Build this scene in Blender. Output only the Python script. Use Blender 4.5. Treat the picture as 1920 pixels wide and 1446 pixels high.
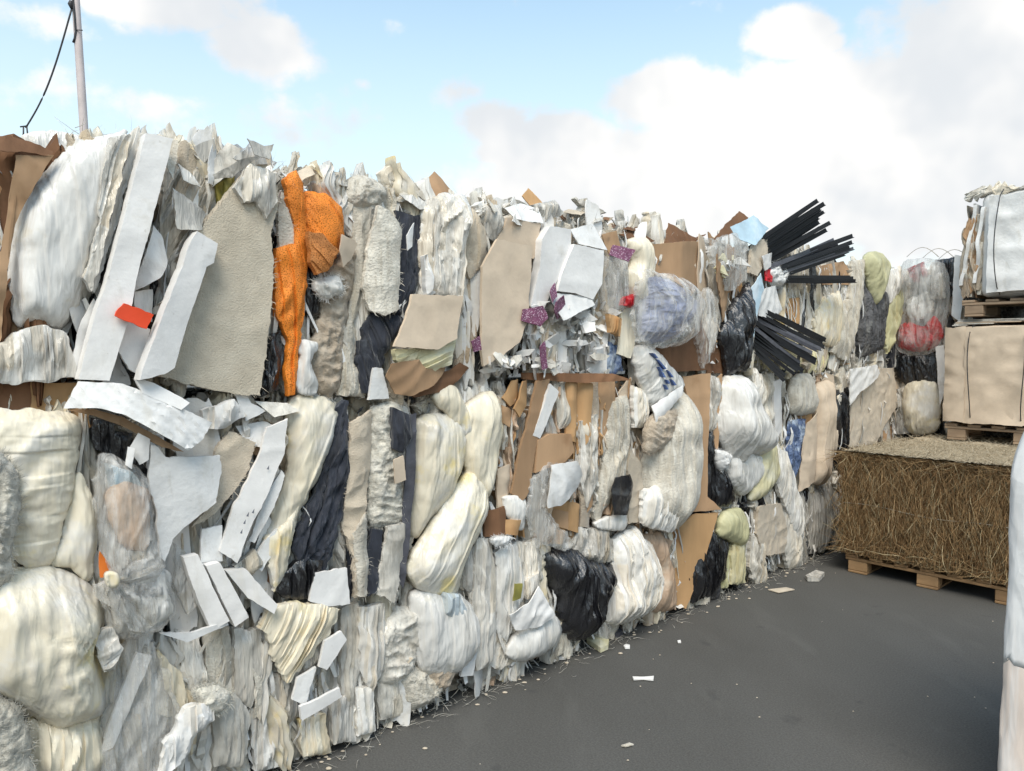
import bpy, math, random
import numpy as np
from mathutils import Vector
from mathutils.geometry import delaunay_2d_cdt

for o in list(bpy.data.objects): bpy.data.objects.remove(o)
SC = bpy.context.scene
COL = SC.collection
R = math.radians

# ------------------------------------------------------------------ camera, sky, sun, exposure
CAMH, FPX, HOR = 1.75, 1400.0, 660.0
PITCH = math.atan((723 - HOR) / FPX)
cd = bpy.data.cameras.new('camera'); cam = bpy.data.objects.new('camera', cd); COL.objects.link(cam)
cd.sensor_width = 36; cd.lens = 36 * FPX / 1920; cd.clip_start = .05; cd.clip_end = 2000
cam.location = (0, 0, CAMH); cam.rotation_euler = (R(90) - PITCH, 0, 0)
SC.camera = cam
SC.render.resolution_x, SC.render.resolution_y = 1024, 771
vs = SC.view_settings
vs.view_transform = 'Standard'; vs.look = 'None'; vs.gamma = 1; vs.use_curve_mapping = False
vs.exposure = 0.78
SC.render.engine = 'CYCLES'
for k_, v_ in dict(max_bounces=6, diffuse_bounces=3, glossy_bounces=2, transmission_bounces=2, transparent_max_bounces=8, caustics_reflective=False, caustics_refractive=False).items(): setattr(SC.cycles, k_, v_)
SUN_EL, SUN_AZ = 54, 186          # compass style: 180 is straight behind the camera, 90 to its right
SUN_STR, SUN_ANG = 2.0, 34
SKY_STR = 0.10

def raydir(px, py):
    x, y, z = (px - 960) / FPX, 1.0, -(py - 723) / FPX
    c, s = math.cos(PITCH), math.sin(PITCH)
    return Vector((x, y * c + z * s, -y * s + z * c))

w = bpy.data.worlds.new('World'); SC.world = w; w.use_nodes = True
nt = w.node_tree; nt.nodes.clear(); lk = nt.links.new
def nd(t, **k):
    n = nt.nodes.new(t)
    for a, b in k.items(): setattr(n, a, b)
    return n
def mth(op, a, b=None, cl=False):
    n = nd('ShaderNodeMath', operation=op, use_clamp=cl)
    for i, v in enumerate((a, b)):
        if v is None: continue
        if isinstance(v, (int, float)): n.inputs[i].default_value = v
        else: lk(v, n.inputs[i])
    return n.outputs[0]
def sstep(v, a, b, lo=0., hi=1.):
    n = nd('ShaderNodeMapRange', interpolation_type='SMOOTHSTEP')
    lk(v, n.inputs[0])
    for i, q in zip((1, 2, 3, 4), (a, b, lo, hi)): n.inputs[i].default_value = q
    return n.outputs[0]
def mixc(f, a, b):
    n = nd('ShaderNodeMix', data_type='RGBA')
    for s, v in ((0, f), (6, a), (7, b)):
        if isinstance(v, tuple): n.inputs[s].default_value = v
        elif isinstance(v, (int, float)): n.inputs[s].default_value = v
        else: lk(v, n.inputs[s])
    return n.outputs[2]
sky = nd('ShaderNodeTexSky', sky_type='NISHITA', sun_disc=False)
sky.sun_elevation = R(SUN_EL); sky.sun_rotation = R(SUN_AZ); sky.air_density = 1.0; sky.dust_density = 0.6; sky.ozone_density = 1.6
tc = nd('ShaderNodeTexCoord'); D = tc.outputs['Generated']
sep = nd('ShaderNodeSeparateXYZ'); lk(D, sep.inputs[0])
def noise(scale, det, rough, off=(0, 0, 0), typ='FBM', zs=1.0):
    mp = nd('ShaderNodeMapping'); lk(D, mp.inputs[0]); mp.inputs['Location'].default_value = off; mp.inputs['Scale'].default_value = (1, 1, zs)
    n = nd('ShaderNodeTexNoise', noise_type=typ); n.inputs['Scale'].default_value = scale
    n.inputs['Detail'].default_value = det; n.inputs['Roughness'].default_value = rough
    lk(mp.outputs[0], n.inputs['Vector']); return n.outputs[0]
nz = noise(7.5, 7, .58, (3.1, 1.7, 0), zs=1.25)
nbig = noise(2.3, 3, .5, (8.2, 2.2, 5), zs=1.6)
mask = None
for (px, py, rx, ry, k) in [(1490, 62, 78, 42, 1), (1555, 80, 40, 24, .7), (1235, 185, 120, 66, 1), (1400, 205, 180, 76, 1), (1620, 200, 200, 100, 1.1),
        (1860, 130, 240, 140, 1.1), (1800, 320, 380, 170, 1.2), (1430, 320, 380, 120, 1.2), (1040, 270, 170, 60, .95), (935, 235, 75, 50, .9), (1150, 370, 420, 80, 1),
        (330, 18, 150, 52, 1), (455, 85, 125, 60, .95), (235, 0, 90, 40, .9), (725, 40, 60, 26, .33), (682, 158, 22, 14, .25), (40, 25, 130, 40, .5), (870, 175, 160, 40, .32), (300, 190, 420, 60, .35), (1300, 5, 70, 22, .38), (1740, 20, 150, 40, .5)]:
    c = raydir(px, py).normalized()
    s = nd('ShaderNodeVectorMath', operation='SUBTRACT'); lk(D, s.inputs[0]); s.inputs[1].default_value = c
    m = nd('ShaderNodeVectorMath', operation='MULTIPLY'); lk(s.outputs[0], m.inputs[0]); m.inputs[1].default_value = (FPX / rx, FPX / rx, FPX / ry)
    l = nd('ShaderNodeVectorMath', operation='LENGTH'); lk(m.outputs[0], l.inputs[0])
    v = mth('MULTIPLY', mth('SUBTRACT', 1.0, mth('MULTIPLY', l.outputs['Value'], .72)), k)
    mask = v if mask is None else mth('MAXIMUM', mask, v)
gen = mth('MULTIPLY', sstep(nbig, .45, .7), sstep(sep.outputs[1], .62, .35))   # the same broken cloud goes on round the rest of the sky
mask = mth('MAXIMUM', mask, gen)
mask = mth('ADD', mth('MAXIMUM', mask, -.6), mth('MULTIPLY', mth('SUBTRACT', nz, .5), 1.45))
mask = sstep(mask, .26, .52)
veil = sstep(sep.outputs[2], .0, .66, .94, .0)
skyc = mixc(1.0, sky.outputs[0], (1.55, 1.78, 1.55, 1))
skyc.node.blend_type = 'MULTIPLY'
hz = mixc(veil, skyc, (5.4, 5.95, 6.0, 1))
cshade = sstep(noise(4.2, 4, .55, (1.3, 0.4, 2.0)), .40, .62)
cc = mixc(cshade, (6.3, 6.2, 6.05, 1), (4.75, 4.95, 5.15, 1))
fin = mixc(mask, hz, cc)
bg = nd('ShaderNodeBackground'); bg.inputs[1].default_value = SKY_STR; lk(fin, bg.inputs[0])
wo = nd('ShaderNodeOutputWorld'); lk(bg.outputs[0], wo.inputs[0])

sd = bpy.data.lights.new('sun', 'SUN'); sd.energy = SUN_STR; sd.angle = R(SUN_ANG); sd.color = (1, .925, .82)
so = bpy.data.objects.new('sun', sd); COL.objects.link(so)
ts = Vector((math.sin(R(SUN_AZ)) * math.cos(R(SUN_EL)), math.cos(R(SUN_AZ)) * math.cos(R(SUN_EL)), math.sin(R(SUN_EL))))
so.rotation_euler = ts.to_track_quat('Z', 'Y').to_euler(); so.location = (0, 0, 20)

# ------------------------------------------------------------------ frames: the long wall, and the end wall square to it
class Frame:
    def __init__(s, O, U, N): s.O, s.U, s.N = Vector(O), Vector(U).normalized(), Vector(N).normalized()
    def P(s, u, v, w): return s.O + s.U * u + Vector((0, 0, v)) + s.N * w
    def PV(s, u, v, w):
        u, v, w = np.ravel(u), np.ravel(v), np.ravel(w)
        return np.array(s.O)[None] + u[:, None] * np.array(s.U)[None] + w[:, None] * np.array(s.N)[None] + np.stack([u * 0, u * 0, v], 1)
    def px(s, x, y, d=0):
        r = raydir(x, y); c = Vector((0, 0, CAMH)); o = s.O + s.N * d
        t = (o - c).dot(s.N) / r.dot(s.N); p = c + r * t
        return ((p - s.O).dot(s.U), p.z)
WALL = Frame((-.82, 3.18, 0), (.736, .677, 0), (.677, -.736, 0))
ENDW = Frame(WALL.P(6.3, 0, 0), WALL.N, -WALL.U)

# ------------------------------------------------------------------ numpy noise
TAB = np.random.RandomState(4).rand(256, 256)
def _h(i, j, s): return TAB[(i + s * 57) & 255, (j + s * 131) & 255]
def vn(x, y, s=0):
    xi = np.floor(x).astype(np.int64); yi = np.floor(y).astype(np.int64)
    fx, fy = x - xi, y - yi
    fx = fx * fx * fx * (fx * (fx * 6 - 15) + 10); fy = fy * fy * fy * (fy * (fy * 6 - 15) + 10)
    a, b, c, d = _h(xi, yi, s), _h(xi + 1, yi, s), _h(xi, yi + 1, s), _h(xi + 1, yi + 1, s)
    return (a + (b - a) * fx) * (1 - fy) + (c + (d - c) * fx) * fy
def fbm(x, y, s=0, o=3):
    t, a, n = 0, 1., 0
    for k in range(o):
        t = t + a * (vn(x, y, s + k * 17) * 2 - 1); n += a; a *= .5; x = x * 2.03 + 5.2; y = y * 2.03 + 1.3
    return t / n
def ridge(x, y, s=0, o=3):
    t, a, n = 0, 1., 0
    for k in range(o):
        t = t + a * (1 - np.abs(vn(x, y, s + k * 31) * 2 - 1) * 2); n += a; a *= .55; x = x * 2.1 + 3.7; y = y * 2.1 + 9.1
    return t / n

def crease(x, y, s=0, k=7):
    """Crumpled sheet: straight ridges in many directions, each only in patches."""
    r = np.random.RandomState(s % 100000); t = 0
    for i in range(k):
        a = r.uniform(0, math.pi); f = r.uniform(.45, 1.7); 
        q = (x * math.cos(a) + y * math.sin(a)) * f + r.uniform(0, 9) + .45 * fbm(x * .6 + i, y * .6, s + i, 2)
        t = t + (np.abs((q % 1) * 2 - 1) - .5) * np.clip(vn(x * .5 + 7 * i, y * .5, s + 40 + i) * 2.2 - .6, 0, 1) / f
    return t * .8

def pl_warp(ac, al, s): return .030 * fbm(al * 2.6 + 3, ac * 1.2, s, 2) + .005 * fbm(al * 9, ac * 5, s + 2, 2)
def pl_breaks(lo, hi, s, wmin, wmax):
    r = np.random.RandomState(s % 100000); bk = [lo]
    while bk[-1] < hi: bk.append(bk[-1] + wmin * (wmax / wmin) ** r.rand())
    return np.array(bk)
def pleat(q, al, bk, s, cut=.35):
    """Layers pressed side by side: ramps and sharp steps across q, torn off at different lengths along al."""
    r = np.random.RandomState((s + 991) % 100000); sh = np.broadcast(q, al).shape; q, al = np.ravel(q + 0 * al), np.ravel(al + 0 * q); n = len(bk)
    i = np.clip(np.searchsorted(bk, q, 'right') - 1, 0, n - 2); f = np.clip((q - bk[i]) / (bk[i + 1] - bk[i]), 0, 1)
    a, c, ln, of = r.uniform(-1, .7, n), r.uniform(-.7, 1, n), r.uniform(1.0, 4, n), r.uniform(0, 9, n)
    seg = np.floor(al * ln[i] + of[i]).astype(np.int64)
    t1, t2 = _h(i, seg, s + 3), _h(i, seg, s + 7)
    val = (a[i] + (c[i] - a[i]) * f) * (.7 + .3 * np.sin(al * 7 + of[i])) + (t1 - .5) * cut
    return val.reshape(sh), (t2 - .5).reshape(sh)

# ------------------------------------------------------------------ materials
MATS = {}
def material(name, col, rough=.6, var=.25, vscale=6, bump=.15, bscale=60, btyp='FBM', stretch=(1, 1, 1), stain=None, alpha=None, spec=.4,
             sheen=0, holes=None, speck=None, coat=0, rnd=.14, dist=.01, streak=None):
    m = bpy.data.materials.new(name); m.use_nodes = True
    T = m.node_tree; N = T.nodes; L = T.links.new
    N.clear()
    out = N.new('ShaderNodeOutputMaterial'); b = N.new('ShaderNodeBsdfPrincipled')
    tcd = N.new('ShaderNodeTexCoord'); oi = N.new('ShaderNodeObjectInfo')
    off = N.new('ShaderNodeVectorMath'); off.operation = 'MULTIPLY_ADD'
    cmb = N.new('ShaderNodeCombineXYZ')
    for i in range(3): L(oi.outputs['Random'], cmb.inputs[i])
    L(cmb.outputs[0], off.inputs[0]); off.inputs[1].default_value = (37, 53, 19); L(tcd.outputs['Object'], off.inputs[2])
    V = off.outputs[0]
    def nz(sc, det=5, rg=.55, typ='FBM', st=(1, 1, 1), dis=0):
        mp = N.new('ShaderNodeMapping'); mp.inputs['Scale'].default_value = st; L(V, mp.inputs[0])
        n = N.new('ShaderNodeTexNoise'); n.noise_type = typ
        n.inputs['Scale'].default_value = sc; n.inputs['Detail'].default_value = det; n.inputs['Roughness'].default_value = rg; n.inputs['Distortion'].default_value = dis
        L(mp.outputs[0], n.inputs['Vector']); return n.outputs[0]
    def mr(v, a, c, lo, hi):
        n = N.new('ShaderNodeMapRange'); n.interpolation_type = 'SMOOTHSTEP'; L(v, n.inputs[0])
        for i, q in zip((1, 2, 3, 4), (a, c, lo, hi)): n.inputs[i].default_value = q
        return n.outputs[0]
    def mx(f, a, c, bt='MIX'):
        n = N.new('ShaderNodeMix'); n.data_type = 'RGBA'; n.blend_type = bt
        for s, v in ((0, f), (6, a), (7, c)):
            if isinstance(v, tuple): n.inputs[s].default_value = (v + (1,))[:4]
            elif isinstance(v, (int, float)): n.inputs[s].default_value = v
            else: L(v, n.inputs[s])
        return n.outputs[2]
    lo = tuple(c * (1 - var) for c in col); hi = tuple(min(1, c * (1 + var * .5)) for c in col)
    c = mx(mr(nz(vscale, 7, .62, st=stretch), .3, .7, 0, 1), lo, hi)
    if streak:
        sc, st_, a, e, scol, amt = streak; c = mx(mr(nz(sc, 6, .65, st=st_, dis=.5), a, e, 0, amt), c, scol)
    if stain:
        for (sc, a, e, scol, amt) in stain: c = mx(mr(nz(sc, 5, .6), a, e, 0, amt), c, scol)
    if speck:
        sc, th, scol = speck; c = mx(mr(nz(sc, 2, .5), th, th + .04, 0, 1), c, scol)
    at = N.new('ShaderNodeAttribute'); at.attribute_name = 'layer'        # each pressed layer is a sheet of its own tone
    def lin(v, a, e, lo_, hi_):
        n = N.new('ShaderNodeMapRange'); L(v, n.inputs[0])
        for i, q in zip((1, 2, 3, 4), (a, e, lo_, hi_)): n.inputs[i].default_value = q
        return n.outputs[0]
    c = mx(lin(at.outputs['Fac'], .08, .5, 0, .55), c, mx(1.0, c, (.93, .80, .60), 'MULTIPLY'))
    c = mx(lin(at.outputs['Fac'], -.12, -.5, 0, .75), c, mx(1.0, c, (.72, .69, .64), 'MULTIPLY'))
    hsv = N.new('ShaderNodeHueSaturation'); L(c, hsv.inputs['Color'])
    mrr = N.new('ShaderNodeMapRange'); L(oi.outputs['Random'], mrr.inputs[0]); mrr.inputs[3].default_value = 1 - rnd; mrr.inputs[4].default_value = 1 + rnd * .5
    L(mrr.outputs[0], hsv.inputs['Value']); c = hsv.outputs[0]
    L(c, b.inputs['Base Color'])
    b.inputs['Roughness'].default_value = rough; b.inputs['Specular IOR Level'].default_value = spec
    if sheen: b.inputs['Sheen Weight'].default_value = sheen
    if coat: b.inputs['Coat Weight'].default_value = coat; b.inputs['Coat Roughness'].default_value = .25
    bp = N.new('ShaderNodeBump'); bp.inputs['Strength'].default_value = bump; bp.inputs['Distance'].default_value = dist
    if btyp == 'FBM': hgt = nz(bscale, 6, .6, btyp, stretch)
    else:                                             # crinkled film: warped cells whose borders are sharp creases
        mp = N.new('ShaderNodeMapping'); mp.inputs['Scale'].default_value = stretch; L(V, mp.inputs[0])
        wn = N.new('ShaderNodeTexNoise'); wn.inputs['Scale'].default_value = 5; wn.inputs['Detail'].default_value = 3; L(mp.outputs[0], wn.inputs['Vector'])
        wv = N.new('ShaderNodeVectorMath'); wv.operation = 'MULTIPLY_ADD'; L(wn.outputs['Color'], wv.inputs[0]); wv.inputs[1].default_value = (.22, .22, .22); L(mp.outputs[0], wv.inputs[2])
        hs = []
        for q_, a_ in ((1, 1.0), (2.7, .42)):
            vo = N.new('ShaderNodeTexVoronoi'); vo.inputs['Scale'].default_value = bscale * q_; L(wv.outputs[0], vo.inputs['Vector'])
            mu = N.new('ShaderNodeMath'); mu.operation = 'MULTIPLY'; L(vo.outputs['Distance'], mu.inputs[0]); mu.inputs[1].default_value = a_; hs.append(mu.outputs[0])
        ad = N.new('ShaderNodeMath'); ad.operation = 'ADD'; L(hs[0], ad.inputs[0]); L(hs[1], ad.inputs[1]); hgt = ad.outputs[0]
    L(hgt, bp.inputs['Height']); L(bp.outputs[0], b.inputs['Normal'])
    sh = b.outputs[0]
    if alpha is not None or holes:
        tr = N.new('ShaderNodeBsdfTransparent'); ms = N.new('ShaderNodeMixShader')
        if holes:
            w1 = N.new('ShaderNodeTexVoronoi'); w1.feature = 'DISTANCE_TO_EDGE'; w1.inputs['Scale'].default_value = holes; L(V, w1.inputs['Vector'])
            f = mr(w1.outputs[0], .16, .22, 1, alpha)
        else:
            f = mr(nz(bscale * .4, 6, .65, 'FBM', stretch, .8), .3, .72, alpha[0], alpha[1])
        L(f, ms.inputs[0]); L(tr.outputs[0], ms.inputs[1]); L(sh, ms.inputs[2]); sh = ms.outputs[0]
    L(sh, out.inputs[0]); MATS[name] = m; return m
WR = dict(btyp='RIDGED_MULTIFRACTAL')
material('white_board', (.80, .775, .745), .5, .10, 5, .45, 9, streak=(9, (1, 1, .3), .52, .7, (.66, .63, .575), .6), stain=[(5, .60, .72, (.55, .50, .42), .5), (28, .66, .72, (.50, .46, .40), .4)], rnd=.08, dist=.012)
material('white_foam', (.78, .765, .74), .65, .1, 5, .35, 40, streak=(14, (1, 1, .4), .52, .7, (.60, .57, .51), .6), stain=[(4, .58, .72, (.52, .47, .39), .5)], rnd=.12)
material('white_bag', (.79, .765, .72), .30, .12, 3, .30, 26, stretch=(1, 1, .16), streak=(16, (1, 1, .2), .48, .66, (.56, .54, .50), .75), stain=[(3, .52, .7, (.60, .57, .51), .6), (9, .6, .7, (.66, .60, .46), .4)], rnd=.1, dist=.02, **WR)
material('cream_bag', (.78, .705, .555), .32, .12, 4, .26, 22, stretch=(1, 1, .18), streak=(14, (1, 1, .22), .50, .68, (.55, .51, .44), .65), stain=[(4, .50, .66, (.71, .69, .65), .8), (5.0, .56, .70, (.78, .63, .26), .8), (6, .56, .72, (.50, .46, .39), .5)], rnd=.1, dist=.02, **WR)
material('milky_film', (.77, .735, .675), .18, .2, 8, .42, 40, stretch=(1, 1, .12), streak=(30, (1, 1, .12), .44, .62, (.46, .43, .38), .6), stain=[(7, .52, .7, (.56, .52, .45), .6)], rnd=.15, dist=.02, **WR)
material('clear_film', (.74, .73, .70), .18, .15, 8, .45, 30, stretch=(1, 1, .2), alpha=(.08, .62), rnd=.1, dist=.02, **WR)
material('gray_film', (.58, .545, .485), .26, .35, 9, .42, 40, stretch=(1, 1, .12), streak=(34, (1, 1, .12), .46, .62, (.33, .315, .29), .8), stain=[(6, .48, .66, (.66, .63, .58), .7)], rnd=.2, dist=.02, **WR)
material('offwhite_felt', (.71, .66, .565), .92, .22, 12, .9, 90, streak=(34, (1, 1, .2), .46, .66, (.46, .41, .33), .75), stain=[(4, .52, .7, (.50, .44, .35), .6)], spec=.15, sheen=.2, rnd=.18)
material('dirty_white', (.73, .69, .615), .8, .25, 12, .7, 60, stretch=(1, 1, .3), streak=(40, (1, 1, .15), .46, .64, (.42, .39, .335), .6), stain=[(7, .5, .68, (.45, .40, .33), .55)], spec=.2, rnd=.22)
material('grey_felt', (.55, .48, .375), .95, .14, 14, .6, 160, stain=[(3, .5, .75, (.62, .56, .455), .6)], spec=.1, sheen=.15, rnd=.06)
material('beige_felt', (.60, .51, .395), .95, .14, 16, .6, 160, stain=[(3, .55, .75, (.66, .59, .49), .6)], spec=.1, sheen=.15, rnd=.12)
material('tan_felt', (.55, .45, .34), .95, .2, 20, .8, 120, stain=[(5, .5, .7, (.58, .52, .43), .6)], spec=.1, sheen=.2, rnd=.15)
material('fibre_grey', (.66, .62, .53), .95, .35, 30, .5, 60, spec=.1, sheen=.3, rnd=.2, dist=.03, stain=[(12, .5, .68, (.68, .65, .58), .8)])
material('cardboard', (.45, .285, .165), .8, .16, 5, .2, 40, stretch=(1, 1, .2), stain=[(3, .55, .75, (.25, .13, .06), .6)], spec=.2, rnd=.2)
material('dark_cardboard', (.22, .115, .062), .8, .25, 5, .2, 40, stretch=(1, 1, .2), stain=[(3, .5, .75, (.11, .05, .028), .7)], spec=.2, rnd=.2)
material('orange_cardboard', (.52, .315, .155), .8, .15, 6, .2, 40, stretch=(1, 1, .2), stain=[(4, .55, .75, (.34, .17, .07), .6)], spec=.2, rnd=.15)
material('beige_cardboard', (.63, .51, .385), .85, .1, 8, .15, 50, stain=[(3, .6, .75, (.42, .32, .22), .5)], spec=.2, rnd=.1)
material('peach_film', (.56, .40, .28), .4, .2, 6, .3, 16, stretch=(1, 1, .4), stain=[(5, .55, .7, (.7, .62, .52), .6)], rnd=.1, dist=.03, **WR)
material('black_film', (.013, .013, .016), .20, .3, 8, .8, 11, stretch=(1, 1, .3), stain=[(5, .68, .76, (.10, .10, .11), .3)], spec=.7, rnd=.2, dist=.05, coat=.5)
material('navy_cloth', (.028, .032, .045), .7, .4, 12, .5, 18, stretch=(1, 1, .25), stain=[(7, .6, .75, (.11, .12, .14), .7)], spec=.3, sheen=.2, rnd=.2, dist=.03, **WR)
material('grey_cloth', (.10, .10, .105), .85, .4, 10, .7, 18, stain=[(6, .55, .7, (.25, .25, .24), .7)], spec=.2, rnd=.2, dist=.02, **WR)
material('orange_net', (.90, .27, .03), .6, .25, 14, .5, 150, stain=[(7, .54, .72, (.60, .17, .03), .6)], rnd=.03, holes=120, alpha=.55, dist=.01)
material('brown_net', (.56, .22, .06), .6, .3, 9, .6, 150, rnd=.03, holes=120, alpha=.5)
material('red_plastic', (.80, .075, .022), .45, .1, 5, .15, 40, rnd=.02)
material('crimson', (.55, .012, .02), .35, .4, 9, .5, 15, rnd=.05, dist=.03, **WR)
material('orange_plastic', (.78, .20, .03), .45, .1, 5, .15, 40)
material('purple_print', (.17, .05, .105), .6, .3, 40, .15, 60, speck=(150, .58, (.50, .36, .43)))
material('blue_film', (.12, .17, .30), .25, .4, 9, .5, 14, stain=[(6, .5, .62, (.45, .52, .6), .8)], dist=.03, **WR)
material('lilac_content', (.30, .34, .50), .4, .3, 7, .6, 12, stretch=(.5, .5, 1.3), stain=[(5, .5, .7, (.46, .49, .62), .7)], dist=.03, **WR)
material('pale_blue', (.50, .66, .76), .4, .2, 5, .2, 40, stain=[(5, .5, .7, (.7, .74, .76), .6)])
material('faint_blue', (.62, .69, .73), .4, .2, 5, .2, 40, stain=[(5, .5, .7, (.74, .75, .74), .6)])
material('blue_ink', (.10, .16, .36), .6, .2, 5, .1, 40)
material('grey_ink', (.16, .17, .2), .7, .2, 5, .1, 40)
material('yellow_green', (.60, .57, .34), .55, .2, 6, .25, 16, stretch=(1, 1, .4), stain=[(5, .5, .7, (.68, .66, .46), .7)], dist=.02, **WR)
material('pale_yellow', (.70, .64, .40), .5, .2, 6, .25, 16, stretch=(1, 1, .4), stain=[(5, .5, .7, (.74, .71, .60), .7)], dist=.02, **WR)
material('olive', (.28, .25, .06), .6, .3, 9, .4, 20)
material('black_plastic', (.009, .009, .011), .42, .3, 20, .15, 50, spec=.35, rnd=.3)
material('grey_plastic', (.085, .085, .10), .35, .3, 20, .15, 50, spec=.5, rnd=.2)
material('core', (.13, .12, .105), .95, .6, 14, 1.0, 20, stain=[(9, .55, .66, (.34, .32, .28), .6)], spec=.1, dist=.05)  # dark base puts the shade of the gaps into the colour
material('hay_core', (.13, .08, .036), .95, .5, 40, 1.0, 60, stretch=(1, 1, .15), spec=.1)
material('hay_dark', (.28, .168, .08), .9, .4, 30, .3, 60, spec=.15)
material('hay_mid', (.47, .31, .155), .85, .35, 30, .3, 60, spec=.2)
material('hay_light', (.56, .45, .27), .8, .3, 30, .3, 60, spec=.25)
material('hay_top', (.50, .42, .30), .95, .35, 60, .4, 90, spec=.1)
material('pallet_wood', (.40, .245, .125), .8, .3, 9, .35, 30, stretch=(.25, .25, 1), stain=[(5, .5, .75, (.24, .15, .09), .6)], spec=.2, rnd=.15)
material('grey_wood', (.34, .245, .165), .85, .3, 9, .35, 30, stretch=(.25, .25, 1), stain=[(5, .5, .75, (.2, .14, .1), .6)], spec=.2, rnd=.15)
material('wire', (.05, .048, .05), .5, .2)
material('pale_wire', (.42, .38, .30), .7, .2)
material('pole_paint', (.60, .52, .50), .6, .15, 3, .1, 30, stain=[(4, .55, .7, (.42, .38, .36), .6)])
material('stretch_wrap', (.80, .79, .775), .4, .12, 5, .3, 10, stretch=(1, 1, .4), streak=(12, (1, 1, .15), .5, .68, (.70, .66, .62), .5), dist=.02, **WR)
material('wrapped_carton', (.72, .61, .53), .45, .15, 5, .25, 12, stretch=(1, 1, .3), streak=(14, (1, 1, .1), .45, .6, (.78, .73, .69), .8), dist=.015, **WR)
material('rubber', (.10, .10, .10), .7, .2)

def asphalt():
    m = bpy.data.materials.new('asphalt'); m.use_nodes = True; T = m.node_tree; N = T.nodes; L = T.links.new
    b = N['Principled BSDF']; tcd = N.new('ShaderNodeTexCoord')
    def nz(sc, det, rg, st=(1, 1, 1)):
        mp = N.new('ShaderNodeMapping'); mp.inputs['Scale'].default_value = st; mp.inputs['Rotation'].default_value = (0, 0, R(42)); L(tcd.outputs['Object'], mp.inputs[0])
        n = N.new('ShaderNodeTexNoise'); n.inputs['Scale'].default_value = sc; n.inputs['Detail'].default_value = det; n.inputs['Roughness'].default_value = rg; L(mp.outputs[0], n.inputs['Vector']); return n.outputs[0]
    def ramp(v, st):
        r = N.new('ShaderNodeValToRGB'); L(v, r.inputs[0]); e = r.color_ramp.elements
        e[0].position, e[0].color = st[0]; e[1].position, e[1].color = st[-1]
        for p, c in st[1:-1]: q = e.new(p); q.color = c
        return r.outputs[0]
    def mx(f, a, c, bt='MIX'):
        n = N.new('ShaderNodeMix'); n.data_type = 'RGBA'; n.blend_type = bt
        for s, v in ((0, f), (6, a), (7, c)):
            if isinstance(v, tuple): n.inputs[s].default_value = v
            elif isinstance(v, (int, float)): n.inputs[s].default_value = v
            else: L(v, n.inputs[s])
        return n.outputs[2]
    base = ramp(nz(.9, 8, .6, (1, .5, 1)), [(.3, (.082, .079, .072, 1)), (.7, (.108, .105, .098, 1))])
    fine = ramp(nz(110, 5, .75), [(.35, (.68, .68, .68, 1)), (.7, (1.25, 1.25, 1.25, 1))])
    c = mx(1.0, base, fine, 'MULTIPLY')
    c = mx(ramp(nz(2.6, 6, .65, (1, .3, 1)), [(.56, (0, 0, 0, 1)), (.78, (.55, .55, .55, 1))]), c, (.135, .131, .121, 1))
    c = mx(ramp(nz(5, 3, .5), [(.66, (0, 0, 0, 1)), (.74, (.6, .6, .6, 1))]), c, (.055, .054, .052, 1))
    v = N.new('ShaderNodeTexVoronoi'); v.inputs['Scale'].default_value = 70; L(tcd.outputs['Object'], v.inputs['Vector'])
    c = mx(ramp(v.outputs[0], [(.06, (.5, .5, .5, 1)), (.11, (0, 0, 0, 1))]), c, (.20, .19, .17, 1))
    L(c, b.inputs['Base Color']); b.inputs['Roughness'].default_value = .82; b.inputs['Specular IOR Level'].default_value = .3
    bp = N.new('ShaderNodeBump'); bp.inputs['Strength'].default_value = .3; bp.inputs['Distance'].default_value = .003; L(nz(120, 6, .7), bp.inputs['Height']); L(bp.outputs[0], b.inputs['Normal'])
    MATS['asphalt'] = m
asphalt()
# ------------------------------------------------------------------ object helpers
def add_obj(name, verts, faces, mat, parent=None, loc=None, smooth=True, sharp=None, layer=None):
    V = np.asarray(verts, dtype=float)
    if loc is not None: V = V - np.array(loc)
    elif parent is not None and parent.get('_w'): V = V - np.array(parent['_w'])
    me = bpy.data.meshes.new(name); me.from_pydata(V.tolist(), [], faces)
    me.polygons.foreach_set('use_smooth', [smooth] * len(me.polygons))
    if sharp: me.set_sharp_from_angle(angle=R(sharp))
    if layer is not None:
        at = me.attributes.new('layer', 'FLOAT', 'POINT'); lv = np.zeros(len(me.vertices), dtype=np.float32); lv[:len(layer)] = layer[:len(lv)]; at.data.foreach_set('value', lv)
    me.materials.append(MATS[mat])
    o = bpy.data.objects.new(name, me); COL.objects.link(o)
    if loc is not None: o.location = loc; o['_w'] = list(loc)
    elif parent is not None: o['_w'] = list(parent['_w'])
    if parent is not None: o.parent = parent
    return o
def empty(name, loc, label, cat, group=None):
    o = bpy.data.objects.new(name, None); COL.objects.link(o); o.location = loc; o['_w'] = list(loc); o.empty_display_size = .1
    tag(o, label, cat, group); return o
def tag(o, label, cat, group=None, kind=None):
    if label: o['label'] = label
    if cat: o['category'] = cat
    if group: o['group'] = group
    if kind: o['kind'] = kind
    return o

rng = random.Random(7)
def lerp(a, b, t): return a + (b - a) * t

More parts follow.
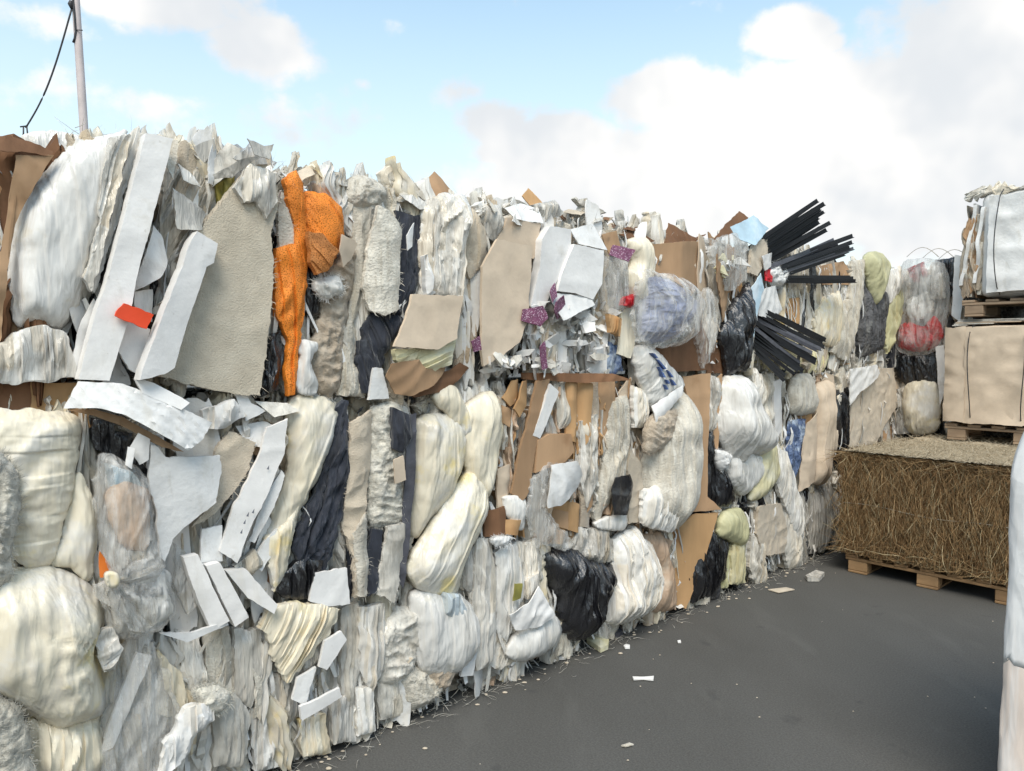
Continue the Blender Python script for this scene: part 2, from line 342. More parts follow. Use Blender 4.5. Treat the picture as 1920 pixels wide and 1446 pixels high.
def subdiv_outline(pts, n, smooth, rough, seed, hi=.4):
    P = np.array(pts, dtype=float); k = len(P)
    ln = np.linalg.norm(np.roll(P, -1, 0) - P, axis=1); tot = ln.sum(); out = []
    for i in range(k):
        a, b = P[i], P[(i + 1) % k]; m = max(1, int(round(n * ln[i] / tot)))
        p0, p3 = P[i - 1], P[(i + 2) % k]
        for j in range(m):
            t = j / m
            if smooth:
                q = .5 * ((2 * a) + (b - p0) * t + (2 * p0 - 5 * a + 4 * b - p3) * t * t + (-p0 + 3 * a - 3 * b + p3) * t ** 3)
            else: q = a + (b - a) * t
            out.append(q)
    Q = np.array(out)
    T = np.roll(Q, -1, 0) - np.roll(Q, 1, 0); nrm = np.stack([T[:, 1], -T[:, 0]], 1); nrm /= (np.linalg.norm(nrm, axis=1)[:, None] + 1e-9)
    s = np.cumsum(np.linalg.norm(np.roll(Q, -1, 0) - Q, axis=1))
    f = fbm(s * 22, s * 0 + seed * 3.1, seed, 3) * .7 + fbm(s * 90, s * 0 + 7.7, seed + 5, 2) * (.12 if smooth else hi)
    return Q + nrm * (f * rough)[:, None]

def inside(Q, X):
    x, y = X[:, 0], X[:, 1]; r = np.zeros(len(X), bool); a = Q; b = np.roll(Q, -1, 0)
    for (x0, y0), (x1, y1) in zip(a, b):
        c = ((y0 > y) != (y1 > y))
        if c.any(): r ^= c & (x < (x1 - x0) * (y - y0) / (y1 - y0 + 1e-12) + x0)
    return r
def bdist(Q, X, arc=False):
    A = Q.astype(np.float32); B = np.roll(A, -1, 0); AB = B - A; l2 = (AB ** 2).sum(1) + 1e-12; X = X.astype(np.float32)
    D = X[:, None, :] - A[None]
    t = np.clip((D * AB[None]).sum(2) / l2[None], 0, 1)
    e = D - t[..., None] * AB[None]; d2 = (e ** 2).sum(2); i = d2.argmin(1); r = np.arange(len(X))
    d = np.sqrt(d2[r, i]).astype(float)
    if not arc: return d
    cum = np.concatenate([[0], np.cumsum(np.sqrt(l2))[:-1]]); return d, (cum[i] + t[r, i] * np.sqrt(l2)[i]).astype(float)

TYPES = {  # pillow depth factor, thickness, edge roughness, smooth outline, lump amp, wrinkle amp, wrinkle freq, fold amp, fold freq, sharp
    'bag':    dict(dep=.19, th=.03, rough=.014, sm=True,  lump=.2, wr=.010, wf=5, fold=0, ff=14, sharp=None, pk=.005, pl=(.0058, .022, .10), tone=.40),
    'film':   dict(dep=.09, th=.03, rough=.034, sm=False, lump=.3, wr=.018, wf=8, fold=0, ff=16, sharp=32, pk=.003, pl=(.017, .012, .045), tone=1),
    'cloth':  dict(dep=.10, th=.03, rough=.028, sm=False, lump=.2, wr=.010, wf=9, fold=0, ff=15, sharp=35, pk=.002, pl=(.013, .012, .05), tone=.8),
    'felt':   dict(dep=0,   th=.022, rough=.010, sm=False, lump=0, wr=.008, wf=7, fold=0, ff=9, sharp=40, fuzz=1),
    'wad':    dict(dep=.25, th=.03, rough=.022, sm=True, lump=.3, wr=.018, wf=22, fold=0, ff=9, sharp=None, fuzz=3),
    'board':  dict(dep=0,   th=.016, rough=.006, sm=False, lump=0, wr=.008, wf=3, fold=0, ff=9, sharp=35),
    'card':   dict(dep=0,   th=.007, rough=.004, sm=False, lump=0, wr=.010, wf=5, fold=.003, ff=12, sharp=35),
    'bar':    dict(dep=0,   th=.055, rough=.003, sm=False, lump=0, wr=.006, wf=3, fold=0, ff=9, sharp=35),
}
SEED = [100]
def patch(frame, pts, typ, mat, name, d=.03, parent=None, loc=None, ang=90, tilt=(0, 0), res=1.0, ispx=True, **kw):
    """A piece whose outline lies in the plane of the frame (metres), raised to a real thickness or pillow."""
    SEED[0] += 1; sd_ = SEED[0]
    p = dict(TYPES[typ]); p.update(kw)
    uv = [frame.px(x, y, d) for x, y in pts] if ispx else pts
    A = np.array(uv); ctr = A.mean(0); size = A.max(0) - A.min(0)
    area = abs(np.sum(A[:, 0] * np.roll(A[:, 1], -1) - np.roll(A[:, 0], -1) * A[:, 1])) / 2
    if np.sum(A[:, 0] * np.roll(A[:, 1], -1) - np.roll(A[:, 0], -1) * A[:, 1]) < 0: A = A[::-1]
    per = np.linalg.norm(np.roll(A, -1, 0) - A, axis=1).sum()
    sp = max(.0075, math.sqrt(area / 2000.)) / res
    if typ in ('board', 'card', 'bar'): sp = max(.014, math.sqrt(area / 350.)) / res
    n = int(min(200, max(20, per / sp)))
    Q = subdiv_outline(A, n, p['sm'], min(p['rough'], .10 * size.min()), sd_, .12 if p.get('pl') else .4)
    if p.get('pl'):                                       # finer across the layers than along them
        c0, s0 = math.cos(R(ang)), math.sin(R(ang)); RA = Q[:, 0] * c0 + Q[:, 1] * s0; RC = -Q[:, 0] * s0 + Q[:, 1] * c0
        sy = sp * 1.9; w0_, w1_ = p['pl'][1:]; plb = pl_breaks(RC.min() - .05, RC.max() + .05, sd_ + 70, w0_, w1_); cols = []
        for k in range(len(plb) - 1):
            a_, e_ = plb[k] + .0011, plb[k + 1] - .0011; m_ = max(1, int(round((e_ - a_) / max(.006, sp * .8)))); cols += [a_ + (e_ - a_) * t_ / m_ for t_ in range(m_ + 1)]
        la = np.arange(RA.min(), RA.max(), sy); AL, QQ = np.meshgrid(la, np.array(cols)); AL, QQ = AL.ravel(), QQ.ravel(); AC = QQ.copy()
        for _ in range(4): AC = QQ - pl_warp(AC, AL, sd_ + 70)
        G = np.stack([AL * c0 - AC * s0, AL * s0 + AC * c0], 1)
    else:
        gx = np.arange(Q[:, 0].min(), Q[:, 0].max(), sp); gy = np.arange(Q[:, 1].min(), Q[:, 1].max(), sp * .87)
        G = np.array([(x + (j % 2) * sp * .5, y) for j, y in enumerate(gy) for x in gx]).reshape(-1, 2)
    rs = np.random.RandomState(sd_)
    if not p.get('pl'): G = G + (rs.rand(*G.shape) - .5) * sp * .35
    if len(G):
        G = G[inside(Q, G)]
    if len(G):
        G = G[bdist(Q, G) > sp * (.45 if not p.get('pl') else .3)]
    X = np.vstack([Q, G]); nb = len(Q)
    res_ = delaunay_2d_cdt([Vector(v) for v in X.tolist()], [(i, (i + 1) % nb) for i in range(nb)], [], 1, 1e-6)
    X = np.array([tuple(v) for v in res_[0]]); F = [tuple(f) for f in res_[2]]
    E = res_[1]
    dist, arc = bdist(Q, X, True)
    cnt = {}
    for f in F:
        for i in range(len(f)):
            e = (f[i], f[(i + 1) % len(f)]); cnt[e] = cnt.get(e, 0) + 1
    bed = [e for e in cnt if (e[1], e[0]) not in cnt]
    u, v = X[:, 0], X[:, 1]
    h = np.zeros(len(X))
    Rm = dist.max() + 1e-6
    if p['dep']:
        x = np.clip(dist / Rm, 0, 1); depth = p['dep'] * min(2.2 * Rm, .5)
        h = depth * (1 - (1 - np.clip(x * 1.6, 0, 1)) ** 2) ** .8
        ei = np.array([(a, b) for a, b in E] , dtype=int).reshape(-1, 2)
        deg = np.bincount(ei.ravel(), minlength=len(X)) + 1e-9
        bm = dist < 1e-5
        for _ in range(14):
            s = np.bincount(ei[:, 0], h[ei[:, 1]], len(X)) + np.bincount(ei[:, 1], h[ei[:, 0]], len(X))
            h2 = .5 * h + .5 * s / deg; h = np.where(bm, 0, h2)
        h = h * (1 + p['lump'] * 1.6 * fbm(u * 5 + 3.3, v * 5, sd_, 2))
    edge = np.clip(dist / (.35 * Rm + .004), 0, 1) if p['dep'] else 1.0
    ca, sa = math.cos(R(ang)), math.sin(R(ang))
    al, ac = u * ca + v * sa, -u * sa + v * ca          # along / across the folds
    wx = fbm(u * 4, v * 4, sd_ + 3, 2) * .12
    if p['wr'] and p['dep'] and typ != 'wad':
        h = h + p['wr'] * edge * (crease((ac + wx) * p['wf'], al * p['wf'] * .5, sd_ + 9) + .45 * crease((ac + wx) * p['wf'] * 2.6 + 3, al * p['wf'] * .6, sd_ + 19) + .2 * crease(ac * p['wf'] * 6 + 3, al * p['wf'] * 3.4, sd_ + 29))
    elif p['wr']: h = h + p['wr'] * edge * ridge((ac + wx) * p['wf'], (al + wx * .5) * p['wf'], sd_ + 9, 4 if p['dep'] else 2)
    if p['fold']: h = h + p['fold'] * edge * (1 - np.abs(np.sin((ac + wx * .8) * p['ff'] * math.pi + 4 * fbm(u * 2, v * 2, sd_ + 4, 1))) * 2)
    if p.get('pk'):                                       # gathers running in from the pinched edge
        h = h + p['pk'] * np.exp(-dist / (.38 * Rm)) * np.clip(dist / (.10 * Rm), 0, 1) * (1 - 2 * np.abs(vn(arc * 16 + wx * 12, dist * 5, sd_ + 50) * 2 - 1) + .5 * (1 - 2 * np.abs(vn(arc * 44, dist * 9, sd_ + 51) * 2 - 1)))
    lay = None
    if p.get('pl'):
        pa = p['pl'][0]; pv, lay = pleat(ac + pl_warp(ac, al, sd_ + 70), al, plb, sd_ + 70); h = h + pa * pv * edge; lay = lay * p['tone']
    if p.get('fan'):                                      # creases radiating from a knot
        fx, fy, fa, fr = p['fan']; ku, kv = frame.px(fx, fy, d); rr_ = np.hypot(u - ku, v - kv); th_ = np.arctan2(v - kv, u - ku)
        q = th_ * fr + 1.2 * fbm(rr_ * 9, th_ * 2, sd_ + 61, 2)
        h = h + fa * edge * np.exp(-rr_ / .16) * np.clip(rr_ / .03, 0, 1) * (1 - 2 * np.abs(vn(q, rr_ * 2, sd_ + 60) * 2 - 1))
    if p.get('bend'):                                     # curl about the vertical middle
        q = (ac - ac.mean()) / (np.ptp(ac) * .5 + 1e-6); h = h + p['bend'] * (1 - q * q)
    if p.get('curl'):
        q = (al - al.mean()) / (np.ptp(al) * .5 + 1e-6); h = h + p['curl'] * (1 - q * q)
    if p.get('crease'):                                   # a fold line across the sheet
        for (cpos, amt) in p['crease']:
            q = (ac - ac.min()) / (np.ptp(ac) + 1e-6); h = h - amt * np.abs(q - cpos)
    h = h + tilt[0] * (u - ctr[0]) + tilt[1] * (v - ctr[1])
    V = [tuple(q) for q in frame.PV(u, v, d + h).tolist()]
    bidx = sorted({i for e in bed for i in e}); remap = {}
    th = p['th']
    for i in bidx:
        remap[i] = len(V); V.append(tuple(frame.P(u[i], v[i], d + h[i] - th)))
    FF = list(F)
    for a, b in bed: FF.append((b, a, remap[a], remap[b]))
    nxt = {a: b for a, b in bed}                          # close the back
    if bidx:
        loop = [bidx[0]]
        while nxt.get(loop[-1]) is not None and nxt[loop[-1]] != loop[0] and len(loop) < len(bidx) + 2: loop.append(nxt[loop[-1]])
        if len(loop) > 2: FF.append(tuple(remap[i] for i in reversed(loop)))
    if p.get('fuzz'):                                     # loose fibres along the torn edge
        r2 = random.Random(sd_)
        for k in range(int(p['fuzz'] * 30 + per * 40 * p['fuzz'])):
            i = r2.randrange(len(bed)); e = bed[i][0]
            b0 = Vector(V[e]); o = (X[e] - ctr); o /= (np.linalg.norm(o) + 1e-6)
            L_ = r2.uniform(.008, .030); an = r2.gauss(0, .7); ox, oy = o[0] * math.cos(an) - o[1] * math.sin(an), o[0] * math.sin(an) + o[1] * math.cos(an)
            dirv = frame.U * ox + Vector((0, 0, oy)) + frame.N * r2.gauss(.1, .5); sdv = frame.U * (-oy) + Vector((0, 0, ox))
            w_ = r2.uniform(.0005, .0012); mid = b0 + dirv * L_ * .55 + sdv * r2.gauss(0, .004); tip = b0 + dirv * L_ + sdv * r2.gauss(0, .008)
            k0 = len(V); V += [tuple(b0 - sdv * w_), tuple(b0 + sdv * w_), tuple(mid + sdv * w_ * .8), tuple(mid - sdv * w_ * .8), tuple(tip)]
            FF += [(k0, k0 + 1, k0 + 2, k0 + 3), (k0 + 3, k0 + 2, k0 + 4)]
    if typ == 'wad':                                      # matted fibres over the face
        r2 = random.Random(sd_ + 1); spx = []
        for k in range(int(min(320, area * 4200 + 30))):
            e = r2.randrange(len(X)); spx.append((Vector(V[e]) - frame.N * .004, frame.U * r2.gauss(0, .8) + Vector((0, 0, r2.gauss(0, .8))) + frame.N * r2.uniform(.1, .6)))
        V2, F2 = strands(spx, sd_, .012, .045, .0010, .9); k0 = len(V); V = list(V) + V2; FF += [tuple(q + k0 for q in f) for f in F2]
    if parent is None and loc is None:
        loc = tuple(frame.P(float(ctr[0]), float(A[:, 1].min()), d))
    return add_obj(name, V, FF, mat, parent, loc, True, p['sharp'], lay)

def ribbon(frame, u0, v0, L_, W, lean, d, dep, mat, name, parent, seed, style='film', amp=.02):
    """Pressed vertical layer: a ragged, creased column. style: film, felt or card"""
    rr = random.Random(seed); n = 22 if style != 'card' else 14
    rb = pl_breaks(-1.0001, 1.0001, seed, *((.2, .75) if style != 'card' else (.6, 1.6))); rb[-1] = 1.0001; ss = []
    for k in range(len(rb) - 1):
        a_, e_ = rb[k] + .012, rb[k + 1] - .012
        if e_ - a_ > .02: ss += [a_, (a_ + e_) / 2, e_]
    m = len(ss); t = np.linspace(0, 1, n)[:, None]; s = np.array(ss)[None, :]
    top = np.sin(np.clip(t, .01, .99) * math.pi) ** (.5 if style == 'film' else .16)
    wv = W * (.35 + .65 * top) * (1 + (.35 if style != 'card' else .08) * fbm(t * 5 + seed, t * 0 + 2, seed, 2) + (.22 if style == 'felt' else .06) * fbm(t * 26 + s * 4, t * 0 + s, seed + 8, 2))
    cu = u0 + lean * (t - .5) * L_ + (.35 if style != 'card' else .08) * W * fbm(t * 3, t * 0 + seed, seed + 1, 2)
    u = cu + s * wv * .5
    rag = (fbm(s * 2.5 + seed, s * 0, seed + 11, 3) * .05 + s * rr.uniform(-.05, .05)) * (1 if style != 'card' else .6)
    v = np.maximum(v0 + t * L_ + rag * (t - .5) * 2, .004)
    pw = 2.6 if style == 'film' else 7
    prof = np.sqrt(np.clip(1 - (np.abs(s) ** pw), 0, 1)) * (.5 + .5 * np.sin(np.clip(t, .03, .97) * math.pi) ** .4)
    tl = rr.uniform(-.5, .5)
    lay = None; pv, lay = pleat(s + 0 * t, v + 0 * u, rb, seed + 70); lay = lay * (1 if style != 'card' else .5)
    if style == 'film': h = dep * prof + .013 * pv + .4 * amp * (crease(u * 12, v * 2.6, seed + 3, 5) + .55 * crease(u * 30, v * 6, seed + 13, 5))
    elif style == 'felt': h = dep * prof * .8 + .009 * pv + amp * .4 * ridge(u * 14, v * 3, seed + 3, 3) + .006 * fbm(u * 60, v * 60, seed, 2) + tl * s * W * .5
    else: h = dep * .7 + amp * .3 * crease(u * 6, v * 4, seed + 3, 4) + tl * s * W * .6 + 0 * t
    V = frame.PV(u, v, d + h).tolist()
    F = [(i * m + j, i * m + j + 1, (i + 1) * m + j + 1, (i + 1) * m + j) for i in range(n - 1) for j in range(m - 1)]
    rim = [j for j in range(m)] + [i * m + m - 1 for i in range(1, n)] + [(n - 1) * m + j for j in range(m - 2, -1, -1)] + [i * m for i in range(n - 2, 0, -1)]
    k = len(V); uf, vf, hf = np.ravel(u + 0 * t), np.ravel(v + 0 * s), np.ravel(h)
    th = .06 if style == 'film' else .03 if style == 'felt' else .009
    V += frame.PV(uf[rim], vf[rim], d + hf[rim] - th).tolist()
    for i in range(len(rim)):
        j = (i + 1) % len(rim); F.append((rim[j], rim[i], k + i, k + j))
    F.append(tuple(k + i for i in range(len(rim) - 1, -1, -1)))
    return add_obj(name, V, F, mat, parent, None, True, 38 if style != 'felt' else 50, np.ravel(lay))

def leaf(frame, u0, v0, L_, lean, d, mat, name, parent, seed, depth=.16, th=.004, n=18):
    """A sheet seen edge-on between the pressed layers."""
    t = np.linspace(0, 1, n); v = v0 + t * L_
    cu = u0 + lean * (t - .5) * L_ + .018 * fbm(t * 3.2 + seed, t * 0, seed, 3)
    w = d + .035 * fbm(t * 4, t * 0 + 9, seed + 2, 3) - .03 * np.abs(t - .5)
    V, F = [], []
    for i in range(n):
        for (du, dw) in ((-th, -depth), (-th, 0), (th, .002), (th, -depth)): V.append(tuple(frame.P(cu[i] + du + (.02 * math.sin(i * .5 + seed) if dw < -.01 else 0), v[i], w[i] + dw)))
    for i in range(n - 1):
        a, b = 4 * i, 4 * i + 4
        F += [(a, a + 1, b + 1, b), (a + 1, a + 2, b + 2, b + 1), (a + 2, a + 3, b + 3, b + 2)]
    F += [(3, 2, 1, 0), (4 * n - 4, 4 * n - 3, 4 * n - 2, 4 * n - 1)]
    return add_obj(name, V, F, mat, parent, None, True, 40)

def flake_mesh(frame, spots, seed, smin, smax, flat=.8):
    """Many small torn scraps, each a bent sliver of sheet with thickness."""
    rr = random.Random(seed); V, F = [], []
    for (u, v, d) in spots:
        s = rr.uniform(smin, smax); asp = rr.uniform(.25, .9); a0 = rr.uniform(0, 6.28)
        tx, ty = rr.gauss(0, flat), rr.gauss(0, flat); bend = rr.uniform(-.4, .4)
        k = rr.choice((4, 5, 5, 6)); b0 = len(V); pts = []
        for i in range(k):
            a = 6.283 * (i + rr.uniform(-.3, .3)) / k; r = s * rr.uniform(.6, 1.1)
            x, y = r * math.cos(a), r * asp * math.sin(a)
            pts.append((x * math.cos(a0) - y * math.sin(a0), x * math.sin(a0) + y * math.cos(a0)))
        for z in (0, -.0035):
            for (x, y) in pts: V.append(tuple(frame.P(u + x, max(.006, v + y), d + z + tx * x + ty * y + bend * (x * x) / s)))
            V.append(tuple(frame.P(u, max(.006, v), d + z + .12 * s)))
        c1, c2 = b0 + k, b0 + 2 * k + 1
        for i in range(k):
            j = (i + 1) % k
            F += [(b0 + i, b0 + j, c1), (b0 + k + 1 + j, b0 + k + 1 + i, c2), (b0 + j, b0 + i, b0 + k + 1 + i, b0 + k + 1 + j)]
    return V, F

def strands(spots, seed, lmin, lmax, wid=.0012, curl=.5):
    """Loose fibres: thin curved three-sided hairs. spots: (point, direction)"""
    rr = random.Random(seed); V, F = [], []
    for (p, dr) in spots:
        L_ = rr.uniform(lmin, lmax); q = Vector(p); dd = Vector(dr).normalized(); n = 5; b0 = len(V); w_ = wid * rr.uniform(.6, 1.5)
        side = dd.cross(Vector((rr.gauss(0, 1), rr.gauss(0, 1), rr.gauss(0, 1)))).normalized(); up = dd.cross(side)
        drift = Vector((rr.gauss(0, 1), rr.gauss(0, 1), rr.gauss(0, 1))) * curl
        for i in range(n):
            ww = w_ * (1 - .8 * i / (n - 1))
            for a in (0, 2.09, 4.19): V.append(tuple(q + side * (ww * math.cos(a)) + up * (ww * math.sin(a))))
            dd = (dd + drift * .35 + Vector((rr.gauss(0, .2), rr.gauss(0, .2), rr.gauss(0, .2)))).normalized(); q = q + dd * (L_ / (n - 1))
        for i in range(n - 1):
            for a in range(3):
                c = (a + 1) % 3; F.append((b0 + 3 * i + a, b0 + 3 * i + c, b0 + 3 * i + 3 + c, b0 + 3 * i + 3 + a))
        F.append((b0 + 2, b0 + 1, b0)); F.append((b0 + 3 * n - 3, b0 + 3 * n - 2, b0 + 3 * n - 1))
    return V, F

def tube(pts, r, sides=6):
    V, F = [], []; P = [Vector(p) for p in pts]; n = len(P)
    for i, p in enumerate(P):
        t = (P[min(i + 1, n - 1)] - P[max(i - 1, 0)]).normalized()
        a = t.cross(Vector((.3, .1, 1)) if abs(t.z) < .9 else Vector((1, 0, 0))).normalized(); b = t.cross(a)
        rr_ = r[i] if isinstance(r, (list, tuple)) else r
        for k in range(sides): V.append(tuple(p + a * (rr_ * math.cos(6.283 * k / sides)) + b * (rr_ * math.sin(6.283 * k / sides))))
    for i in range(n - 1):
        for k in range(sides):
            j = (k + 1) % sides; F.append((i * sides + k, i * sides + j, (i + 1) * sides + j, (i + 1) * sides + k))
    F.append(tuple(range(sides - 1, -1, -1))); F.append(tuple((n - 1) * sides + k for k in range(sides)))
    return V, F
def boxm(frame, u0, u1, v0, v1, w0, w1, bev=.004):
    """Box with chamfered edges in a frame."""
    V, F = [], []
    lo, hi = (u0, v0, w0), (u1, v1, w1)
    idx = {}
    for sx in (0, 1):
        for sy in (0, 1):
            for sz in (0, 1):
                for ax in range(3):
                    c = [(lo, hi)[(sx, sy, sz)[k]][k] for k in range(3)]
                    for k in range(3):
                        if k != ax: c[k] += bev * (1 if (sx, sy, sz)[k] == 0 else -1)
                    idx[(sx, sy, sz, ax)] = len(V); V.append(tuple(frame.P(*c)))
    for ax in range(3):
        o = [k for k in range(3) if k != ax]
        for s in (0, 1):
            q = []
            for (a, b) in ((0, 0), (1, 0), (1, 1), (0, 1)):
                c = [0, 0, 0]; c[ax] = s; c[o[0]] = a; c[o[1]] = b; q.append(idx[(*c, ax)])
            F.append(tuple(q))
    for ax in range(3):
        o = [k for k in range(3) if k != ax]
        for a in (0, 1):
            for b in (0, 1):
                c0 = [0, 0, 0]; c1 = [0, 0, 0]; c1[ax] = 1
                for c in (c0, c1): c[o[0]] = a; c[o[1]] = b
                F.append((idx[(*c0, o[0])], idx[(*c1, o[0])], idx[(*c1, o[1])], idx[(*c0, o[1])]))
    for sx in (0, 1):
        for sy in (0, 1):
            for sz in (0, 1): F.append(tuple(idx[(sx, sy, sz, k)] for k in range(3)))
    return V, F

def shreds(frame, spots, seed):
    """Thin torn strips of sheet. spots: (u, v, d, length, width, lean)"""
    rr = random.Random(seed); V, F = [], []
    for (u0, v0, d, L_, W, lean) in spots:
        n = 7; b0 = len(V); ph = rr.uniform(0, 9); tw = rr.uniform(-.9, .9); bow = rr.uniform(-.03, .04); k2 = rr.uniform(-.03, .03)
        for i in range(n):
            t = i / (n - 1); c = u0 + lean * (t - .5) * L_ + k2 * math.sin(t * 4 + ph); w_ = W * (.35 + .65 * math.sin(math.pi * min(max(t, .06), .94)) ** .5) * rr.uniform(.7, 1.2)
            z = max(.006, v0 + t * L_); dd = d + bow * math.sin(t * 3.14) + rr.gauss(0, .004); a = tw * (t - .3)
            for s in (-.5, .5): V.append(tuple(frame.P(c + s * w_ * math.cos(a), z + s * rr.uniform(-.01, .01), dd + s * w_ * math.sin(a))))
            for s in (.5, -.5): V.append(tuple(frame.P(c + s * w_ * math.cos(a), z, dd + s * w_ * math.sin(a) - .003)))
        for i in range(n - 1):
            for q in range(4): F.append((b0 + 4 * i + q, b0 + 4 * i + (q + 1) % 4, b0 + 4 * i + 4 + (q + 1) % 4, b0 + 4 * i + 4 + q))
        F += [(b0 + 3, b0 + 2, b0 + 1, b0), (b0 + 4 * n - 4, b0 + 4 * n - 3, b0 + 4 * n - 2, b0 + 4 * n - 1)]
    return V, F
# ------------------------------------------------------------------ ground
g = add_obj('ground', [(-300, -300, 0), (300, -300, 0), (300, 300, 0), (-300, 300, 0)], [(0, 1, 2, 3)], 'asphalt'); g['kind'] = 'structure'

# ------------------------------------------------------------------ the bales that make up the wall
TIER = {'b': (0.0, .685), 'm': (.71, 1.568), 't': (1.62, 2.48)}
WH = 'offwhite_felt offwhite_felt dirty_white dirty_white milky_film white_bag cream_bag gray_film beige_felt white_foam'.split()
FILMY = 'milky_film milky_film gray_film dirty_white white_bag offwhite_felt cream_bag clear_film'.split()
CREAM = 'cream_bag cream_bag offwhite_felt milky_film white_bag dirty_white'.split()
CARD = 'cardboard orange_cardboard beige_cardboard dirty_white milky_film tan_felt cardboard peach_film'.split()
PAPER = 'dirty_white white_board white_foam dirty_white milky_film beige_felt white_foam'.split()
DARK = 'black_film grey_cloth gray_film offwhite_felt dirty_white navy_cloth'.split()
BALES = [
 ('t', -170, 135, ['cardboard', 'dark_cardboard', 'dark_cardboard'], 'uppermost bale at the left edge, brown cardboard behind a big white bag'),
 ('t', 135, 515, PAPER + FILMY, 'top tier bale holding two long white profiles and a grey felt board'),
 ('t', 515, 905, WH, 'top tier bale with the orange net and dark cloth pressed in it'),
 ('t', 905, 1215, PAPER, 'top tier bale of white shards with purple printed scraps'),
 ('t', 1215, 1425, CARD + FILMY, 'top tier bale with an open brown carton and a lilac bag'),
 ('t', 1425, 1545, WH + DARK, 'top tier bale bristling with bundles of black strips'),
 ('t', 1545, 1690, WH + DARK, 'top tier bale at the far end with dark cloth and yellow cushion'),
 ('m', -170, 175, CREAM, 'middle tier bale of stuffed cream bags at the left edge'),
 ('m', 175, 540, PAPER + FILMY, 'middle tier bale with a knotted clear bag and torn white boards'),
 ('m', 540, 775, WH + ['navy_cloth', 'grey_felt'], 'middle tier bale of upright layers with a glossy navy cloth'),
 ('m', 775, 935, CREAM, 'middle tier bale bulging with yellowed cream sacks'),
 ('m', 935, 1190, CARD, 'middle tier bale of upright tan cardboard layers'),
 ('m', 1190, 1330, WH + CARD, 'middle tier bale with a big rounded fur pad beside tall cardboard'),
 ('m', 1330, 1475, CREAM + FILMY, 'middle tier bale of white bags beside black film'),
 ('m', 1475, 1690, CARD + CREAM + ['black_film'], 'middle tier bale of tan lumps below the lowest black strips'),
 ('b', -170, 200, CREAM, 'bottom bale at the left edge under the largest cream bag'),
 ('b', 200, 560, FILMY, 'bottom bale of clear and milky film nearest the camera'),
 ('b', 560, 775, WH, 'bottom bale of dirty white layers where the asphalt begins'),
 ('b', 775, 960, FILMY + WH, 'bottom bale with a white bag tinted blue'),
 ('b', 960, 1150, FILMY + ['white_bag', 'white_bag'], 'bottom bale of white film beside the black bag'),
 ('b', 1150, 1300, CREAM + CARD, 'bottom bale of white foam under the rounded fur pad'),
 ('b', 1300, 1420, DARK, 'bottom bale of black film and yellow green plastic'),
 ('b', 1420, 1690, WH + DARK, 'bottom bale of grimy columns nearest the straw'),
]
bales = []
def u_of(x, d=0): return WALL.px(x, 700, d)[0]
